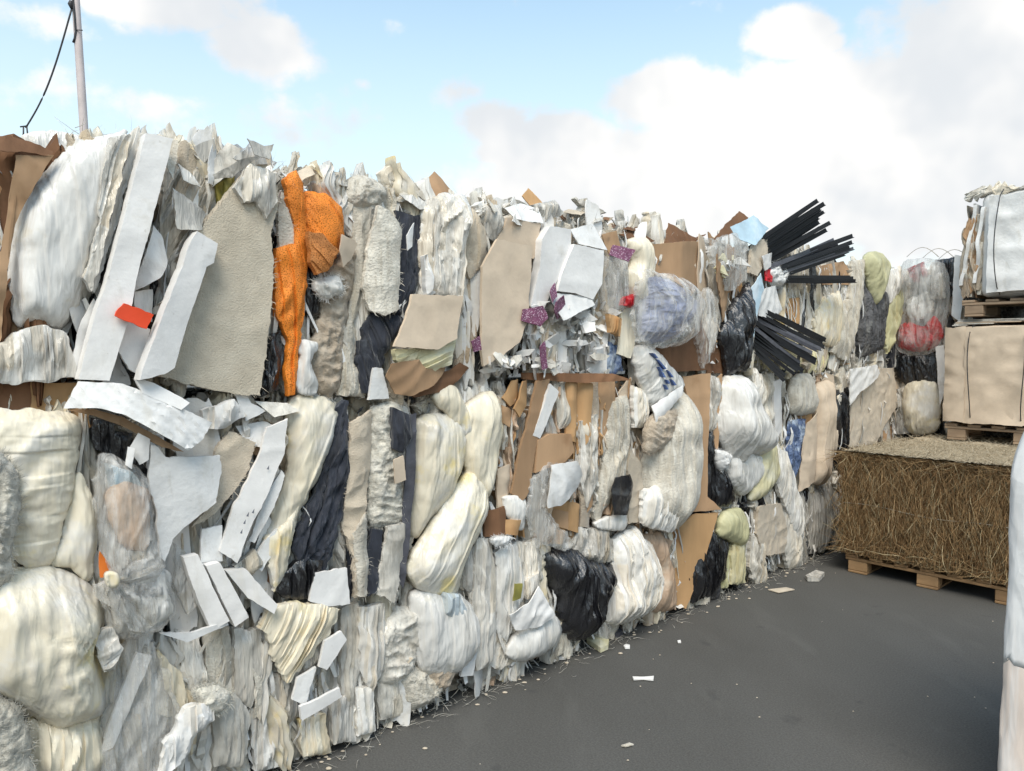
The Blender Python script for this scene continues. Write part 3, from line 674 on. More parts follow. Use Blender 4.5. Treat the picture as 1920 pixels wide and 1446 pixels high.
for bi, (tr, x0, x1, pal, lab) in enumerate(BALES):
    v0, v1 = TIER[tr]; ua, ub = u_of(x0), u_of(x1)
    if bi == 0: v1 = 2.36
    if tr == 't' and bi == 5: pass
    b = empty('waste_bale', tuple(WALL.P((ua + ub) / 2, v0, -.55)), lab, 'bale', 'pressed waste bales stacked into a wall')
    bales.append((tr, ua, ub, b))
    # lumpy heart of the bale, coloured dark as the shade in the gaps
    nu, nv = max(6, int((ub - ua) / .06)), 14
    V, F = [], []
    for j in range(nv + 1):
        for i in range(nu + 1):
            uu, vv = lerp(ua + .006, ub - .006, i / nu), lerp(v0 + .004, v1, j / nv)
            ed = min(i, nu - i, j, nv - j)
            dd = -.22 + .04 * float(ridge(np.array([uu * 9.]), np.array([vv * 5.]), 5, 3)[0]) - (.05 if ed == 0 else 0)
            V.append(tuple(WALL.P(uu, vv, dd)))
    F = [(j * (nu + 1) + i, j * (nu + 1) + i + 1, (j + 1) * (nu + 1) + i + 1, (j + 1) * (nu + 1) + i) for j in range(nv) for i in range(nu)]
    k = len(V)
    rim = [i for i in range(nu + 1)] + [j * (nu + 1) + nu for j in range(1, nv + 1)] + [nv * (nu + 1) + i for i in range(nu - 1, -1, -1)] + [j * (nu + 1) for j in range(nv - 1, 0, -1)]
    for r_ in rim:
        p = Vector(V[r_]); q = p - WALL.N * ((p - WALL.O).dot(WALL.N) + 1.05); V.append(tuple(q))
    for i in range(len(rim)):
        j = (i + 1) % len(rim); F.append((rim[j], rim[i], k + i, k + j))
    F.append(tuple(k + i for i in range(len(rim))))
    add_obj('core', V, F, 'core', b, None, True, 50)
    # pressed layers
    near = 1.0 if x1 < 1000 else .85
    uu = ua + .02; ci = 0
    rr = random.Random(900 + bi)
    while uu < ub - .02:
        cw = rr.uniform(.034, .105) * (1.0 if x1 < 1000 else 1.15)
        vv = v0 - .02; vtop = v1 + (.09 * float(fbm(np.array([uu * 4.]), np.array([3.]), 77, 2)[0]) + rr.uniform(-.05, .05) if tr == 't' else 0)
        while vv < vtop - .06:
            L_ = rr.uniform(.20, .66); L_ = min(L_, vtop - vv + (.04 if tr == 't' else .0))
            mt = rr.choice(pal)
            nm = {'milky_film': 'film_fold', 'gray_film': 'film_fold', 'clear_film': 'film_fold', 'white_bag': 'plastic_fold', 'cream_bag': 'plastic_fold', 'cardboard': 'cardboard_fold', 'orange_cardboard': 'cardboard_fold',
                  'beige_cardboard': 'cardboard_fold', 'black_film': 'black_fold', 'navy_cloth': 'cloth_fold', 'grey_cloth': 'cloth_fold', 'white_board': 'foam_fold', 'white_foam': 'foam_fold', 'peach_film': 'plastic_fold'}.get(mt, 'felt_fold')
            sty = 'card' if mt in ('cardboard', 'orange_cardboard', 'beige_cardboard', 'white_board', 'white_foam') else 'felt' if mt in ('offwhite_felt', 'beige_felt', 'tan_felt', 'grey_felt', 'dirty_white') else 'film'
            ribbon(WALL, uu + cw / 2, max(.004, vv), L_, cw * rr.uniform(1.0, 1.6), rr.gauss(0, .15), rr.choice((-.17, -.15, -.09, -.05, -.02, .0, .012)) + rr.uniform(-.015, .015), rr.uniform(.015, .05), mt, nm, b, 3000 + bi * 211 + ci, sty, rr.uniform(.016, .04))
            vv += L_ * rr.uniform(.62, .9); ci += 1
        uu += cw * .72
    for q in range(int((ub - ua) * 22)):
        L_ = rr.uniform(.18, .6); mt = rr.choice(['white_board', 'dirty_white', 'offwhite_felt', 'white_foam', 'gray_film', 'beige_felt'] + (['cardboard', 'orange_cardboard', 'beige_cardboard'] * 2 if 'cardboard' in pal else []))
        leaf(WALL, rr.uniform(ua + .02, ub - .02), rr.uniform(v0 + .01, max(v0 + .02, v1 - L_)), L_, rr.gauss(0, .14), rr.uniform(-.04, .045), mt, 'sheet_edge', b, 7000 + bi * 97 + q, th=rr.choice((.002, .003, .005, .008)))
    for q in range(int((ub - ua) * (12 if PAPER[1] in pal or CARD[0] in pal else 7))):        # flat pieces squeezed between the layers
        L_, W_ = rr.uniform(.10, .36), rr.uniform(.03, .11); cx_, cy_ = rr.uniform(ua + .05, ub - .05), rr.uniform(v0 + .12, v1 - .08); a = R(90) + rr.gauss(0, .3)
        ca, sa = math.cos(a), math.sin(a)
        ptl = [(cx_ + x * ca - y * sa, max(.01, cy_ + x * sa + y * ca)) for x, y in ((-L_ / 2, -W_ / 2 * rr.uniform(.3, 1)), (rr.uniform(-.1, .1) * L_, -W_ / 2 * rr.uniform(.7, 1.2)), (L_ / 2, -W_ / 2 * rr.uniform(.2, 1)), (L_ / 2 * rr.uniform(.8, 1), W_ / 2), (-L_ / 2 * rr.uniform(.7, 1), W_ / 2))]
        patch(WALL, ptl, rr.choice(('card', 'card', 'board')), rr.choice([m_ for m_ in pal if m_ not in ('clear_film',)] + ['white_board', 'white_foam', 'dirty_white']), 'pressed_sheet', d=rr.uniform(-.05, .015), parent=b, ispx=False, tilt=(rr.gauss(0, .35), rr.gauss(0, .2)), wr=.014, ang=math.degrees(a))
    # torn scraps, thickest along the seams
    for mt, cnt in (('dirty_white', 34), ('white_foam', 30), ('offwhite_felt', 22), (rr.choice(['cardboard', 'gray_film', 'tan_felt', 'grey_cloth']), 16)):
        spots = []
        for _ in range(int(cnt * (ub - ua) * 1.5)):
            sv = rr.choice((rr.uniform(v0, v1), v0 + abs(rr.gauss(0, .05)), v1 - abs(rr.gauss(0, .05))))
            spots.append((rr.uniform(ua, ub), sv + .01, rr.uniform(-.09, .0)))
        V, F = flake_mesh(WALL, spots, 40 + bi, .012, .042, .9)
        o = add_obj('torn_scraps', V, F, mt, b, None, False); o['kind'] = 'stuff'
    for mt in rr.sample(sorted(set(pal) - {'clear_film', 'black_film', 'navy_cloth', 'grey_cloth'}) + ['white_board', 'milky_film'], 3) + ['dirty_white', 'white_foam']:
        spots = []
        for _ in range(int((ub - ua) * 24)):
            L_ = rr.uniform(.08, .42); spots.append((rr.uniform(ua, ub), rr.uniform(v0, max(v0 + .01, v1 - L_)), rr.uniform(-.03, .045 if bi else -.02), L_, rr.uniform(.006, .032), rr.gauss(0, .16)))
        V, F = shreds(WALL, spots, 300 + bi); o = add_obj('torn_strips', V, F, mt, b, None, True, 30); o['kind'] = 'stuff'
    # loose fibres hanging from the seams and standing along the top
    sp = []
    for _ in range(int((ub - ua) * (190 if tr == 't' else 90))):
        top = tr == 't' and rr.random() < .75
        pv = v1 + rr.uniform(-.08, .03) if top else rr.choice((v0 + abs(rr.gauss(0, .04)), rr.uniform(v0, v1)))
        sp.append((WALL.P(rr.uniform(ua, ub), max(pv, .01), rr.uniform(-.15, .03)), WALL.U * rr.gauss(0, .7) + Vector((0, 0, .9 if top else rr.gauss(-.1, .6))) + WALL.N * rr.gauss(.2, .4)))
    V, F = strands(sp, 60 + bi, .03, .11, .0011)
    o = add_obj('loose_fibres', V, F, rr.choice(['offwhite_felt', 'dirty_white', 'fibre_grey']), b, None, True); o['kind'] = 'stuff'

def bale_at(u, v):
    best = None
    for tr, ua, ub, b in bales:
        t0, t1 = TIER[tr]
        dv = max(t0 - v, v - t1, 0); du = max(ua - u, u - ub, 0)
        s = dv + du
        if best is None or s < best[0]: best = (s, b)
    return best[1]
cnt_i = [0]
def pt(s): return [tuple(float(q) for q in p.split(',')) for p in s.split()]
def I(name, mat, typ, s, d=None, L=None, C=None, G=None, frame=None, parent=None, **k):
    pts = pt(s); cnt_i[0] += 1
    fr = frame or WALL
    if d is None: d = .015 + (cnt_i[0] % 40) * .0011
    par = parent
    if par is None and L is None:
        cx, cy = sum(p[0] for p in pts) / len(pts), sum(p[1] for p in pts) / len(pts)
        par = bale_at(*fr.px(cx, cy, d))
    o = patch(fr, pts, typ, mat, name, d=d, parent=par, **k)
    if L: tag(o, L, C, G)
    return o

# ---- top tier, left end
I('carton', 'dark_cardboard', 'card', '-60,250 25,252 98,282 70,322 30,400 12,470 4,560 -60,600', d=.02, L='brown crushed carton sticking up at the top left corner', C='carton', wr=.03, wf=4, crease=[(.45, .2)])
I('cardboard_panel', 'cardboard', 'card', '30,292 100,292 62,352 28,420 14,500 2,640 -60,640 -60,560 2,470', d=.075, wr=.02)
I('carton_edge', 'dark_cardboard', 'card', '-60,256 20,250 60,262 104,282 96,292 40,284 -60,290', d=.09, tilt=(0, -.6), wr=.02, rough=.012)
I('sheeted_bundle', 'milky_film', 'bag', '36,262 60,246 110,246 158,256 190,275 120,320 60,300', d=-.5, L='pale sheeted bundle peeping over the wall top beside the pole', C='bundle')
I('stuffed_bag', 'white_bag', 'bag', '240,248 190,256 135,268 95,308 52,362 24,430 17,500 18,565 34,612 70,606 104,620 132,600 160,560 178,490 198,420 224,340', d=.02, dep=.30, lump=.10, wr=.008, wf=4,
  L='largest smooth white bag at the upper left of the wall', C='bag')
I('film_fold', 'milky_film', 'film', '244,250 205,256 190,330 185,420 160,520 172,545 200,440 228,330', d=.11, ang=70)
I('crumpled_bag', 'milky_film', 'film', '-60,660 10,640 40,618 85,612 128,622 140,660 146,708 60,718 0,722 -60,716', d=.075, L='limp milky bag slumped below the largest white bag', C='bag')
I('film_strip', 'white_bag', 'cloth', '262,232 240,256 226,330 206,400 184,482 168,545 178,550 200,492 216,424 238,350 266,276', d=.07, ang=74, ff=24)
I('film_strip', 'milky_film', 'cloth', '274,236 262,250 246,330 225,420 208,470 216,480 236,420 258,330 280,258', d=.085, ang=74, ff=24)
I('black_sheet', 'black_film', 'film', '232,380 262,300 250,400 216,520 180,610 160,700 142,690 168,560 205,470', d=.03)  # black sheet standing in for the shaded gap left of the profile
I('white_sheet', 'white_board', 'card', '150,606 176,560 182,570 166,640 156,700 138,706 134,672', d=.07, ang=80)
I('foam_profile', 'white_board', 'bar', '272,250 322,262 290,390 256,520 243,592 206,714 150,712 176,604 200,530 240,380', d=.15, rough=.003, tilt=(.1, 0),
  L='long leaning white foam profile at the top left', C='profile')
I('grey_liner', 'gray_film', 'film', '318,290 400,326 404,396 372,432 338,505 322,560 298,440 306,372', d=.02, ang=60)
I('black_sheet', 'black_film', 'film', '300,440 318,520 316,610 280,700 215,708 225,640 250,560', d=.0)  # black sheet in place of the shade between the two profiles
I('foam_sheet', 'white_foam', 'card', '284,424 302,442 312,490 300,520 250,549 258,512', d=.07, curl=.03, ang=20)
I('foam_sheet', 'white_bag', 'card', '252,546 286,543 284,604 250,574', d=.05)
I('white_panel', 'white_board', 'board', '214,588 282,618 276,652 262,702 240,692 222,660 212,622', d=.10)
I('tag', 'red_plastic', 'board', '232,567 289,590 276,618 216,592', d=.175, th=.012, L='bright red orange tag stuck between the two white profiles', C='tag')
I('foam_profile', 'white_board', 'bar', '372,432 412,456 405,492 390,500 350,612 326,690 306,702 258,712 268,680 312,570 342,500 356,458', d=.18, th=.07, tilt=(-.18, 0), L='shorter white foam profile leaning on the grey felt board', C='profile')
I('felt_board', 'grey_felt', 'felt', '366,446 396,404 440,350 470,308 512,330 520,382 508,432 512,520 505,602 500,652 488,742 420,736 306,706 330,640', wr=.004, wf=3, d=.10, th=.06, tilt=(.05, 0), L='large torn grey felt board in the top tier', C='board')
I('film_fold', 'milky_film', 'film', '442,352 470,304 516,326 522,378 500,410 478,376 458,384', d=.125)
I('olive_scrap', 'olive', 'film', '404,348 440,324 442,346 414,386', d=.04)
for i_, (s, m_) in enumerate([('330,306 352,276 398,262 404,280 372,318', 'gray_film'), ('384,346 390,292 402,257 408,300 396,348', 'white_foam'), ('402,300 430,266 452,280 436,318 400,350', 'dirty_white'),
         ('430,300 470,268 516,282 514,304 470,312', 'milky_film'), ('330,308 368,332 376,352 340,340', 'milky_film'), ('300,250 336,262 330,300 318,340', 'offwhite_felt'), ('395,330 450,300 480,298 440,330', 'gray_film'), ('325,350 392,400 380,430 330,430', 'gray_film'), ('460,262 500,272 518,268 506,296 472,292', 'dirty_white')]):
    I('paper_flap', m_, 'card', s, d=.03 + .012 * i_, tilt=(random.Random(i_).uniform(-.6, .6), random.Random(i_ + 9).uniform(-.5, .3)), wr=.02, rough=.008)
# ---- top tier, orange net bale
I('black_sheet', 'black_film', 'film', '508,412 526,398 532,442 522,520 516,584 507,560', d=.03)
I('black_sheet', 'black_film', 'film', '504,632 526,620 532,662 520,730 490,744 498,690', d=.06)
I('felt_strip', 'offwhite_felt', 'felt', '524,380 540,388 556,440 550,462 526,464 522,420', d=.07)
I('orange_net', 'orange_net', 'cloth', '533,336 556,317 566,340 573,382 576,452 573,560 566,622 558,682 555,742 540,744 535,690 540,640 520,592 514,522 518,465 553,458 552,420 540,372', d=.075, wr=.012, tone=.5, L='bright orange net hanging down the top tier', C='net')
I('orange_net', 'orange_net', 'bag', '572,364 602,362 634,384 646,420 641,462 624,492 604,512 588,504 577,470 572,420', d=.06, ang=120, pl=(.010, .02, .06), wr=.01, L='bunched orange net lobe beside the hanging net', C='net')
I('net_fold', 'brown_net', 'cloth', '578,432 606,440 637,472 614,506 595,515 581,492', d=.125, ang=130)
I('black_sheet', 'black_film', 'film', '574,486 588,500 602,540 598,588 580,594 574,560', d=.035)
I('carpet_strip', 'tan_felt', 'wad', '600,512 642,480 662,440 674,462 666,502 656,562 646,642 640,702 622,742 588,722 584,652 600,592', d=.03, dep=.12)
I('fleece', 'white_bag', 'wad', '593,526 636,518 642,546 616,562 598,552', d=.08)
I('cardboard_scrap', 'beige_cardboard', 'card', '638,440 674,456 660,486 640,502 632,470', d=.10, tilt=(-.4, 0))
I('white_bottle', 'white_bag', 'bag', '556,640 594,640 596,656 586,668 584,690 598,720 590,742 564,738 549,704 562,666', d=.07, L='small white bottle shaped bag at the foot of the orange net', C='bag')
I('felt_column', 'offwhite_felt', 'cloth', '662,602 692,540 702,480 706,376 664,392 660,470 664,530 650,622 634,742 682,744 690,700 664,690', d=.04, ff=20)
I('felt_column', 'offwhite_felt', 'felt', '704,386 726,398 753,430 748,480 745,580 716,592 690,582 680,540 690,450', d=.075, bend=.03, wr=.007)
I('felt_strip', 'offwhite_felt', 'wad', '660,330 700,336 725,360 706,392 668,398 640,372', d=.02)
I('dark_cloth', 'navy_cloth', 'cloth', '742,394 786,406 792,470 780,540 756,602 734,594 747,520 750,440', d=.05, ang=80, L='dark navy cloth folded down the middle of the top tier', C='cloth')
I('cloth_fold', 'navy_cloth', 'cloth', '690,590 736,586 762,598 736,642 716,692 702,742 680,738 671,682 678,640', d=.06, ang=110)
I('white_scrap', 'white_foam', 'card', '762,442 776,418 772,462 764,470', d=.13)
I('white_wedge', 'white_foam', 'board', '700,690 716,690 730,748 690,750', d=.08)
I('carton_flap', 'cardboard', 'card', '783,398 787,356 830,317 866,362 872,378 830,368 797,386', d=.02, tilt=(0, -.5), crease=[(.5, .10)], L='brown carton corner rising to a peak above the wall', C='carton')
I('clear_bag', 'milky_film', 'film', '794,386 830,362 870,368 882,402 864,470 870,560 860,604 790,564 784,500 790,430', d=.06, dep=.3)
I('paper_scrap', 'white_foam', 'card', '838,440 862,424 856,480 838,548 826,552', d=.10)
I('paper_scrap', 'white_foam', 'film', '795,480 818,470 822,550 800,555', d=.10)
I('cardboard_square', 'beige_cardboard', 'board', '774,552 867,555 857,634 822,656 738,650 760,602', d=.15, L='torn beige board square hanging in front of the clear bag', C='board')
I('cream_sheet', 'pale_yellow', 'cloth', '740,656 822,650 857,634 846,682 802,702 778,706 744,678', d=.11, ang=20)
I('cardboard_fold', 'cardboard', 'card', '724,682 772,674 786,692 842,688 802,722 760,742 735,738 719,706', d=.08, ang=20, fold=.003, ff=12, curl=.05)
I('cardboard_fold', 'dark_cardboard', 'card', '740,700 830,695 860,680 880,690 830,730 770,745', d=.04, ang=15, curl=.04)
I('beige_cloth', 'beige_felt', 'cloth', '864,368 900,408 916,452 906,502 882,522 870,480 860,430', d=.06)
I('beige_cloth', 'tan_felt', 'cloth', '868,520 890,510 905,560 900,620 880,680 858,690 866,620', d=.03)
I('film_fold', 'gray_film', 'film', '904,386 942,382 942,424 932,456 914,444 900,410', d=.05)
I('black_sheet', 'black_film', 'film', '870,600 905,590 905,690 880,700 860,670', d=-.02)
# ---- top tier, white shard bale
I('board_back', 'beige_cardboard', 'board', '950,408 1014,420 1010,472 1000,486 930,452 946,424', d=.06)
I('beige_board', 'beige_cardboard', 'board', '932,448 998,462 996,500 990,602 975,642 946,666 906,688 901,650 905,500', d=.11, rough=.007, L='tall beige board with a pointed torn foot in the top tier', C='board')
I('paper_flap', 'white_foam', 'card', '945,390 985,380 1012,392 1012,420 958,412', d=.04, tilt=(0, -.5))
I('paper_flap', 'gray_film', 'film', '1000,384 1040,376 1058,400 1020,420', d=.03)
I('foam_profile', 'white_board', 'bar', '1030,424 1070,430 1070,462 1048,520 1020,578 994,574 1012,500 1015,450', d=.10, L='leaning white profile beside the tall beige board', C='profile')
I('white_carton', 'white_board', 'bar', '1076,458 1132,470 1128,532 1112,562 1080,550 1046,546 1052,520 1066,482', d=.12, L='flattened white box panel above the purple scraps', C='carton')
I('white_flap', 'white_foam', 'card', '1034,548 1110,556 1116,572 1046,602 1038,574', d=.13, tilt=(0, -.4))
I('white_flap', 'white_foam', 'card', '1070,430 1118,418 1132,470 1080,458', d=.05, tilt=(0, -.3))
for i_, s in enumerate(['987,580 1015,574 1022,596 1010,613 984,601', '1037,566 1056,554 1071,586 1046,599 1033,582', '1158,458 1182,470 1171,492 1150,477', '1030,548 1046,530 1044,556 1030,568', '1014,650 1026,640 1026,690 1014,694', '884,640 900,630 902,656 888,660']):
    I('printed_scrap', 'purple_print', 'card', s, d=.145, tilt=(random.Random(i_).uniform(-.5, .5), random.Random(i_ + 5).uniform(-.5, .3)))
rr = random.Random(55)
for i_ in range(150):
    cx, cy = rr.uniform(915, 1142), rr.uniform(572, 704)
    if cx < 985 and cy < 650: cy = 680
    sz = rr.uniform(6, 17); a0 = rr.uniform(0, 6.28); asp = rr.uniform(.35, .8); k = rr.choice((4, 4, 5))
    pts = []
    for q in range(k):
        a = 6.28 * (q + rr.uniform(-.3, .3)) / k; x, y = sz * math.cos(a), sz * asp * math.sin(a)
        pts.append('%.1f,%.1f' % (cx + x * math.cos(a0) - y * math.sin(a0), cy + x * math.sin(a0) + y * math.cos(a0)))
    I('foam_shard', rr.choice(['white_board', 'white_foam', 'white_foam', 'dirty_white']), 'board', ' '.join(pts), d=rr.uniform(.0, .12), tilt=(rr.gauss(0, .6), rr.gauss(0, .5)), th=rr.choice((.006, .012, .02)))
I('foam_tube', 'cream_bag', 'bag', '1180,450 1211,449 1218,500 1213,542 1201,572 1181,562 1175,520 1187,490', d=.07, dep=.45, L='cream foam tube standing at the edge of the white shards', C='tube')
I('film_fold', 'clear_film', 'film', '1130,478 1178,490 1180,566 1150,600 1128,560', d=.09)
I('red_scrap', 'crimson', 'film', '1174,556 1192,551 1187,577 1167,572', d=.12)
I('yellow_scrap', 'orange_cardboard', 'film', '1142,588 1166,598 1163,632 1145,624', d=.12)
I('cream_board', 'cream_bag', 'board', '1164,582 1190,575 1196,622 1182,672 1158,664 1165,620', d=.08)
I('blue_bag', 'blue_film', 'film', '1138,640 1160,648 1168,696 1140,704 1132,670', d=.05)
I('cardboard_flap', 'orange_cardboard', 'card', '988,366 999,351 1008,372 1016,392 1000,400', d=.0, tilt=(.4, -.4), L='small tan cardboard flap sticking up from the wall top', C='cardboard')
for i_ in range(44):
    cx = rr.uniform(1030, 1190); cy = lerp(392, 438, (cx - 1030) / 160) + rr.uniform(-14, 12); sz = rr.uniform(8, 20); a0 = rr.uniform(-.5, .9)
    pts = ['%.1f,%.1f' % (cx + x * sz * math.cos(a0) - y * sz * math.sin(a0), cy + x * sz * math.sin(a0) + y * sz * math.cos(a0)) for x, y in ((-1, .1), (-.2, -.35), (1, -.1), (.3, .3))]
    I('paper_flap', rr.choice(['dirty_white', 'gray_film', 'tan_felt', 'grey_felt', 'dark_cardboard', 'beige_felt', 'grey_cloth']), 'card', ' '.join(pts), d=rr.uniform(-.3, .05), tilt=(rr.gauss(0, .6), rr.gauss(-.4, .5)))
I('cardboard_flap', 'cardboard', 'card', '1128,440 1156,432 1164,466 1140,476', d=.06)
I('cardboard_flap', 'dark_cardboard', 'card', '1158,440 1192,424 1228,452 1196,460', d=.02, tilt=(0, -.6))
# ---- top tier, carton and lilac bag
I('open_carton', 'cardboard', 'board', '1218,458 1264,454 1326,450 1320,540 1302,556 1262,522 1214,506', d=.10, crease=[(.45, .16)], ang=90, L='open brown carton above the lilac bag', C='carton')
I('carton_flap', 'dark_cardboard', 'card', '1236,458 1262,417 1282,432 1302,446 1328,438 1296,456', d=.0, tilt=(0, -.5))
lil = I('lilac_bag', 'lilac_content', 'bag', '1212,516 1256,526 1296,556 1306,572 1290,610 1268,634 1230,644 1206,634 1202,590 1206,545', d=.12, ang=0, L='translucent bag stuffed with lilac blue plastic', C='bag')
I('film_wrap', 'clear_film', 'film', '1208,504 1262,516 1308,546 1326,566 1302,616 1278,646 1230,654 1196,644 1190,590 1198,540', d=.155, parent=lil, dep=.28, wr=.03)
I('wet_carton', 'dark_cardboard', 'board', '1224,652 1280,640 1312,598 1328,640 1326,694 1256,698 1228,684', d=.07, L='dark wet carton under the lilac bag', C='carton')
I('cardboard_panel', 'dark_cardboard', 'card', '1324,640 1352,648 1356,700 1324,700', d=.0)
I('clear_bag', 'clear_film', 'film', '1330,538 1346,560 1351,602 1341,652 1321,692 1300,622 1308,570', d=.10, L='limp clear bag hanging right of the lilac bag', C='bag')
I('white_liner', 'milky_film', 'film', '1326,590 1346,600 1338,650 1322,680 1312,630', d=.06)
I('cardboard_panel', 'cardboard', 'card', '1324,478 1372,540 1387,520 1376,562 1356,604 1344,560 1324,530', d=.07, tilt=(-.4, 0))
I('film_fold', 'clear_film', 'film', '1328,450 1382,440 1402,460 1399,522 1372,544 1338,492', d=.09)
for i_ in range(9):
    cx, cy = 1350 + rr.uniform(-4, 36), 485 + rr.uniform(-5, 40)
    I('foam_scrap', rr.choice(['pale_yellow', 'white_foam', 'cream_bag']), 'board', '%d,%d %d,%d %d,%d' % (cx - 7, cy, cx + 2, cy - 10, cx + 9, cy + 10), d=.08 + .006 * i_, tilt=(rr.gauss(0, .5), 0))
I('grey_flap', 'dark_cardboard', 'card', '1324,452 1362,420 1400,394 1414,410 1400,424 1362,440', d=.0, tilt=(0, -.4))
I('blue_sheet', 'pale_blue', 'card', '1372,428 1414,404 1432,430 1402,462 1384,448', d=.04, tilt=(.2, -.3), bend=.02, L='pale blue plastic sheet at the top left of the black strips', C='sheet')
I('felt_strip', 'beige_felt', 'felt', '1418,450 1442,448 1437,490 1421,516 1404,512 1408,470', d=.07)
I('black_bag', 'black_film', 'film', '1376,568 1406,528 1407,640 1401,696 1364,702 1351,624 1364,600', d=.05, dep=.2, L='black crumpled bag hanging in the top tier beside the carton', C='bag')
I('blue_sheet', 'pale_blue', 'card', '1426,512 1431,540 1417,600 1408,664 1404,580 1409,540', d=.08)
I('white_flap', 'white_foam', 'card', '1420,545 1455,535 1466,580 1450,600 1424,592', d=.07)
I('white_flap', 'white_foam', 'card', '1428,480 1448,474 1446,500 1434,508', d=.09)
I('red_scrap', 'crimson', 'card', '1434,504 1448,504 1446,530 1434,526', d=.08)
I('orange_carton', 'orange_cardboard', 'card', '1474,560 1502,558 1522,602 1516,614 1494,606', d=.06, crease=[(.5, .2)])
I('cardboard_panel', 'cardboard', 'card', '1530,500 1580,490 1604,520 1596,534 1540,534', d=.03)
I('cream_sheet', 'cream_bag', 'cloth', '1544,560 1576,546 1580,602 1571,652 1530,642 1524,602', d=.05)
I('felt_strip', 'offwhite_felt', 'felt', '1490,570 1530,540 1540,600 1520,640 1500,620', d=.03)
I('felt_strip', 'pale_yellow', 'cloth', '1440,610 1470,600 1500,640 1560,660 1540,700 1450,700 1420,680', d=.0)

# bundles of black strips: each strip an L-shaped extrusion
def bundle(starts, ends, n, label, seed, root_d, tip_d, mats=('black_plastic',)):
    rr = random.Random(seed)
    s0 = WALL.px(*starts[0], root_d); s1 = WALL.px(*starts[1], root_d)
    e0 = WALL.px(*ends[0], tip_d); e1 = WALL.px(*ends[1], tip_d)
    base = WALL.P((s0[0] + s1[0]) / 2, min(s0[1], s1[1]), root_d)
    root = empty('strip_bundle', tuple(base), label, 'strips', 'bundles of black plastic strips')
    for i in range(n):
        t = min(1, max(0, (i + rr.uniform(-.2, .2)) / (n - 1)))
        a = WALL.P(lerp(s0[0], s1[0], t), lerp(s0[1], s1[1], t), root_d + rr.uniform(-.03, .03)); e = WALL.P(lerp(e0[0], e1[0], t), lerp(e0[1], e1[1], t), tip_d + rr.uniform(-.05, .05))
        e = a + (e - a) * rr.uniform(.86, 1.04); ax = (e - a).normalized(); a = a - ax * .12
        s_ = ax.cross(Vector((0, 0, 1))).normalized(); u_ = s_.cross(ax)
        an = rr.uniform(-.12, .12); s_, u_ = s_ * math.cos(an) + u_ * math.sin(an), u_ * math.cos(an) - s_ * math.sin(an)
        w1, h1, th = rr.uniform(.012, .018), rr.uniform(.024, .036), .005
        prof = [(0, 0), (w1, 0), (w1, th), (th, th), (th, h1), (0, h1)]
        sag = rr.uniform(-.012, .004)
        V = []
        for k, f in enumerate((0, .5, 1)):
            c = a.lerp(e, f) + Vector((0, 0, sag * (4 * f * (1 - f))))
            V += [tuple(c + s_ * x + u_ * y) for x, y in prof]
        F = [(6 * k + j, 6 * k + (j + 1) % 6, 6 * k + 6 + (j + 1) % 6, 6 * k + 6 + j) for k in (0, 1) for j in range(6)] + [(5, 4, 3, 2, 1, 0), (12, 13, 14, 15, 16, 17)]
        add_obj('strip', V, F, rr.choice(mats), root, None, False)
    return root
bundle([(1432, 446), (1458, 486)], [(1538, 374), (1552, 432)], 18, 'upper bundle of black plastic strips pointing up against the sky', 1, .05, .30)
bundle([(1452, 498), (1462, 522)], [(1588, 446), (1598, 478)], 11, 'middle bundle of black plastic strips reaching right', 2, .06, .28, ('black_plastic', 'black_plastic', 'grey_plastic'))
bundle([(1466, 523), (1466, 530)], [(1600, 522), (1600, 531)], 3, 'pair of flat black strips lying level under the other strips', 3, .06, .24)
bundle([(1438, 586), (1422, 664)], [(1562, 648), (1474, 716)], 17, 'lower bundle of black plastic strips fanning downward', 4, .06, .24, ('black_plastic', 'black_plastic', 'black_plastic', 'grey_plastic'))
o = I('white_fibres', 'white_foam', 'wad', '1440,500 1462,494 1474,510 1466,534 1446,534 1438,518', d=.06, fuzz=6)

# ---- top tier, far end
I('felt_strip', 'offwhite_felt', 'cloth', '1598,490 1622,488 1616,560 1602,644 1588,600', d=.05)
I('cushion', 'yellow_green', 'bag', '1624,480 1650,474 1663,498 1652,540 1640,572 1628,530', d=.06, L='yellow green cushion at the far end of the top tier', C='cushion')
I('grey_cloth', 'grey_cloth', 'cloth', '1618,530 1640,562 1652,520 1665,560 1656,654 1614,672 1606,622', d=.04, L='dark grey cloth hanging below the yellow green cushion', C='cloth')
I('film_fold', 'white_bag', 'film', '1658,512 1690,498 1694,530 1672,572 1654,552', d=.06)
I('cushion', 'yellow_green', 'film', '1670,550 1692,540 1692,582 1676,642 1664,664 1658,600', d=.05)
I('cream_sheet', 'offwhite_felt', 'cloth', '1576,570 1598,560 1602,640 1590,680 1560,660', d=.05)

# ---- middle tier, left
I('carton', 'orange_cardboard', 'board', '58,716 152,718 168,800 150,812 120,772 58,770', d=.02, L='tan carton wedged above the upper left cream bag', C='carton')
I('cardboard_panel', 'dark_cardboard', 'card', '-60,728 60,716 62,770 -60,772', d=.01)
I('cardboard_panel', 'dark_cardboard', 'card', '138,770 166,764 172,904 148,884', d=.0)
I('cream_bag', 'cream_bag', 'bag', '-50,775 30,769 80,768 136,778 152,800 146,852 138,902 126,962 106,1030 84,1062 30,1052 12,980 -50,900', d=.07, ang=0, fold=.004, ff=9, L='upper stuffed cream bag at the left edge', C='bag')
I('fibre_wad', 'fibre_grey', 'wad', '-50,842 14,862 38,920 32,980 22,1040 20,1088 -50,1092', d=.14, L='grey fibre wad at the left edge over the cream bags', C='fibre wad', fuzz=6)
I('cream_bag', 'cream_bag', 'bag', '146,888 172,930 184,962 181,1022 166,1088 130,1068 94,1056 114,1010 130,950', d=.06, L='small cream bag tucked behind the upper left bag', C='bag')
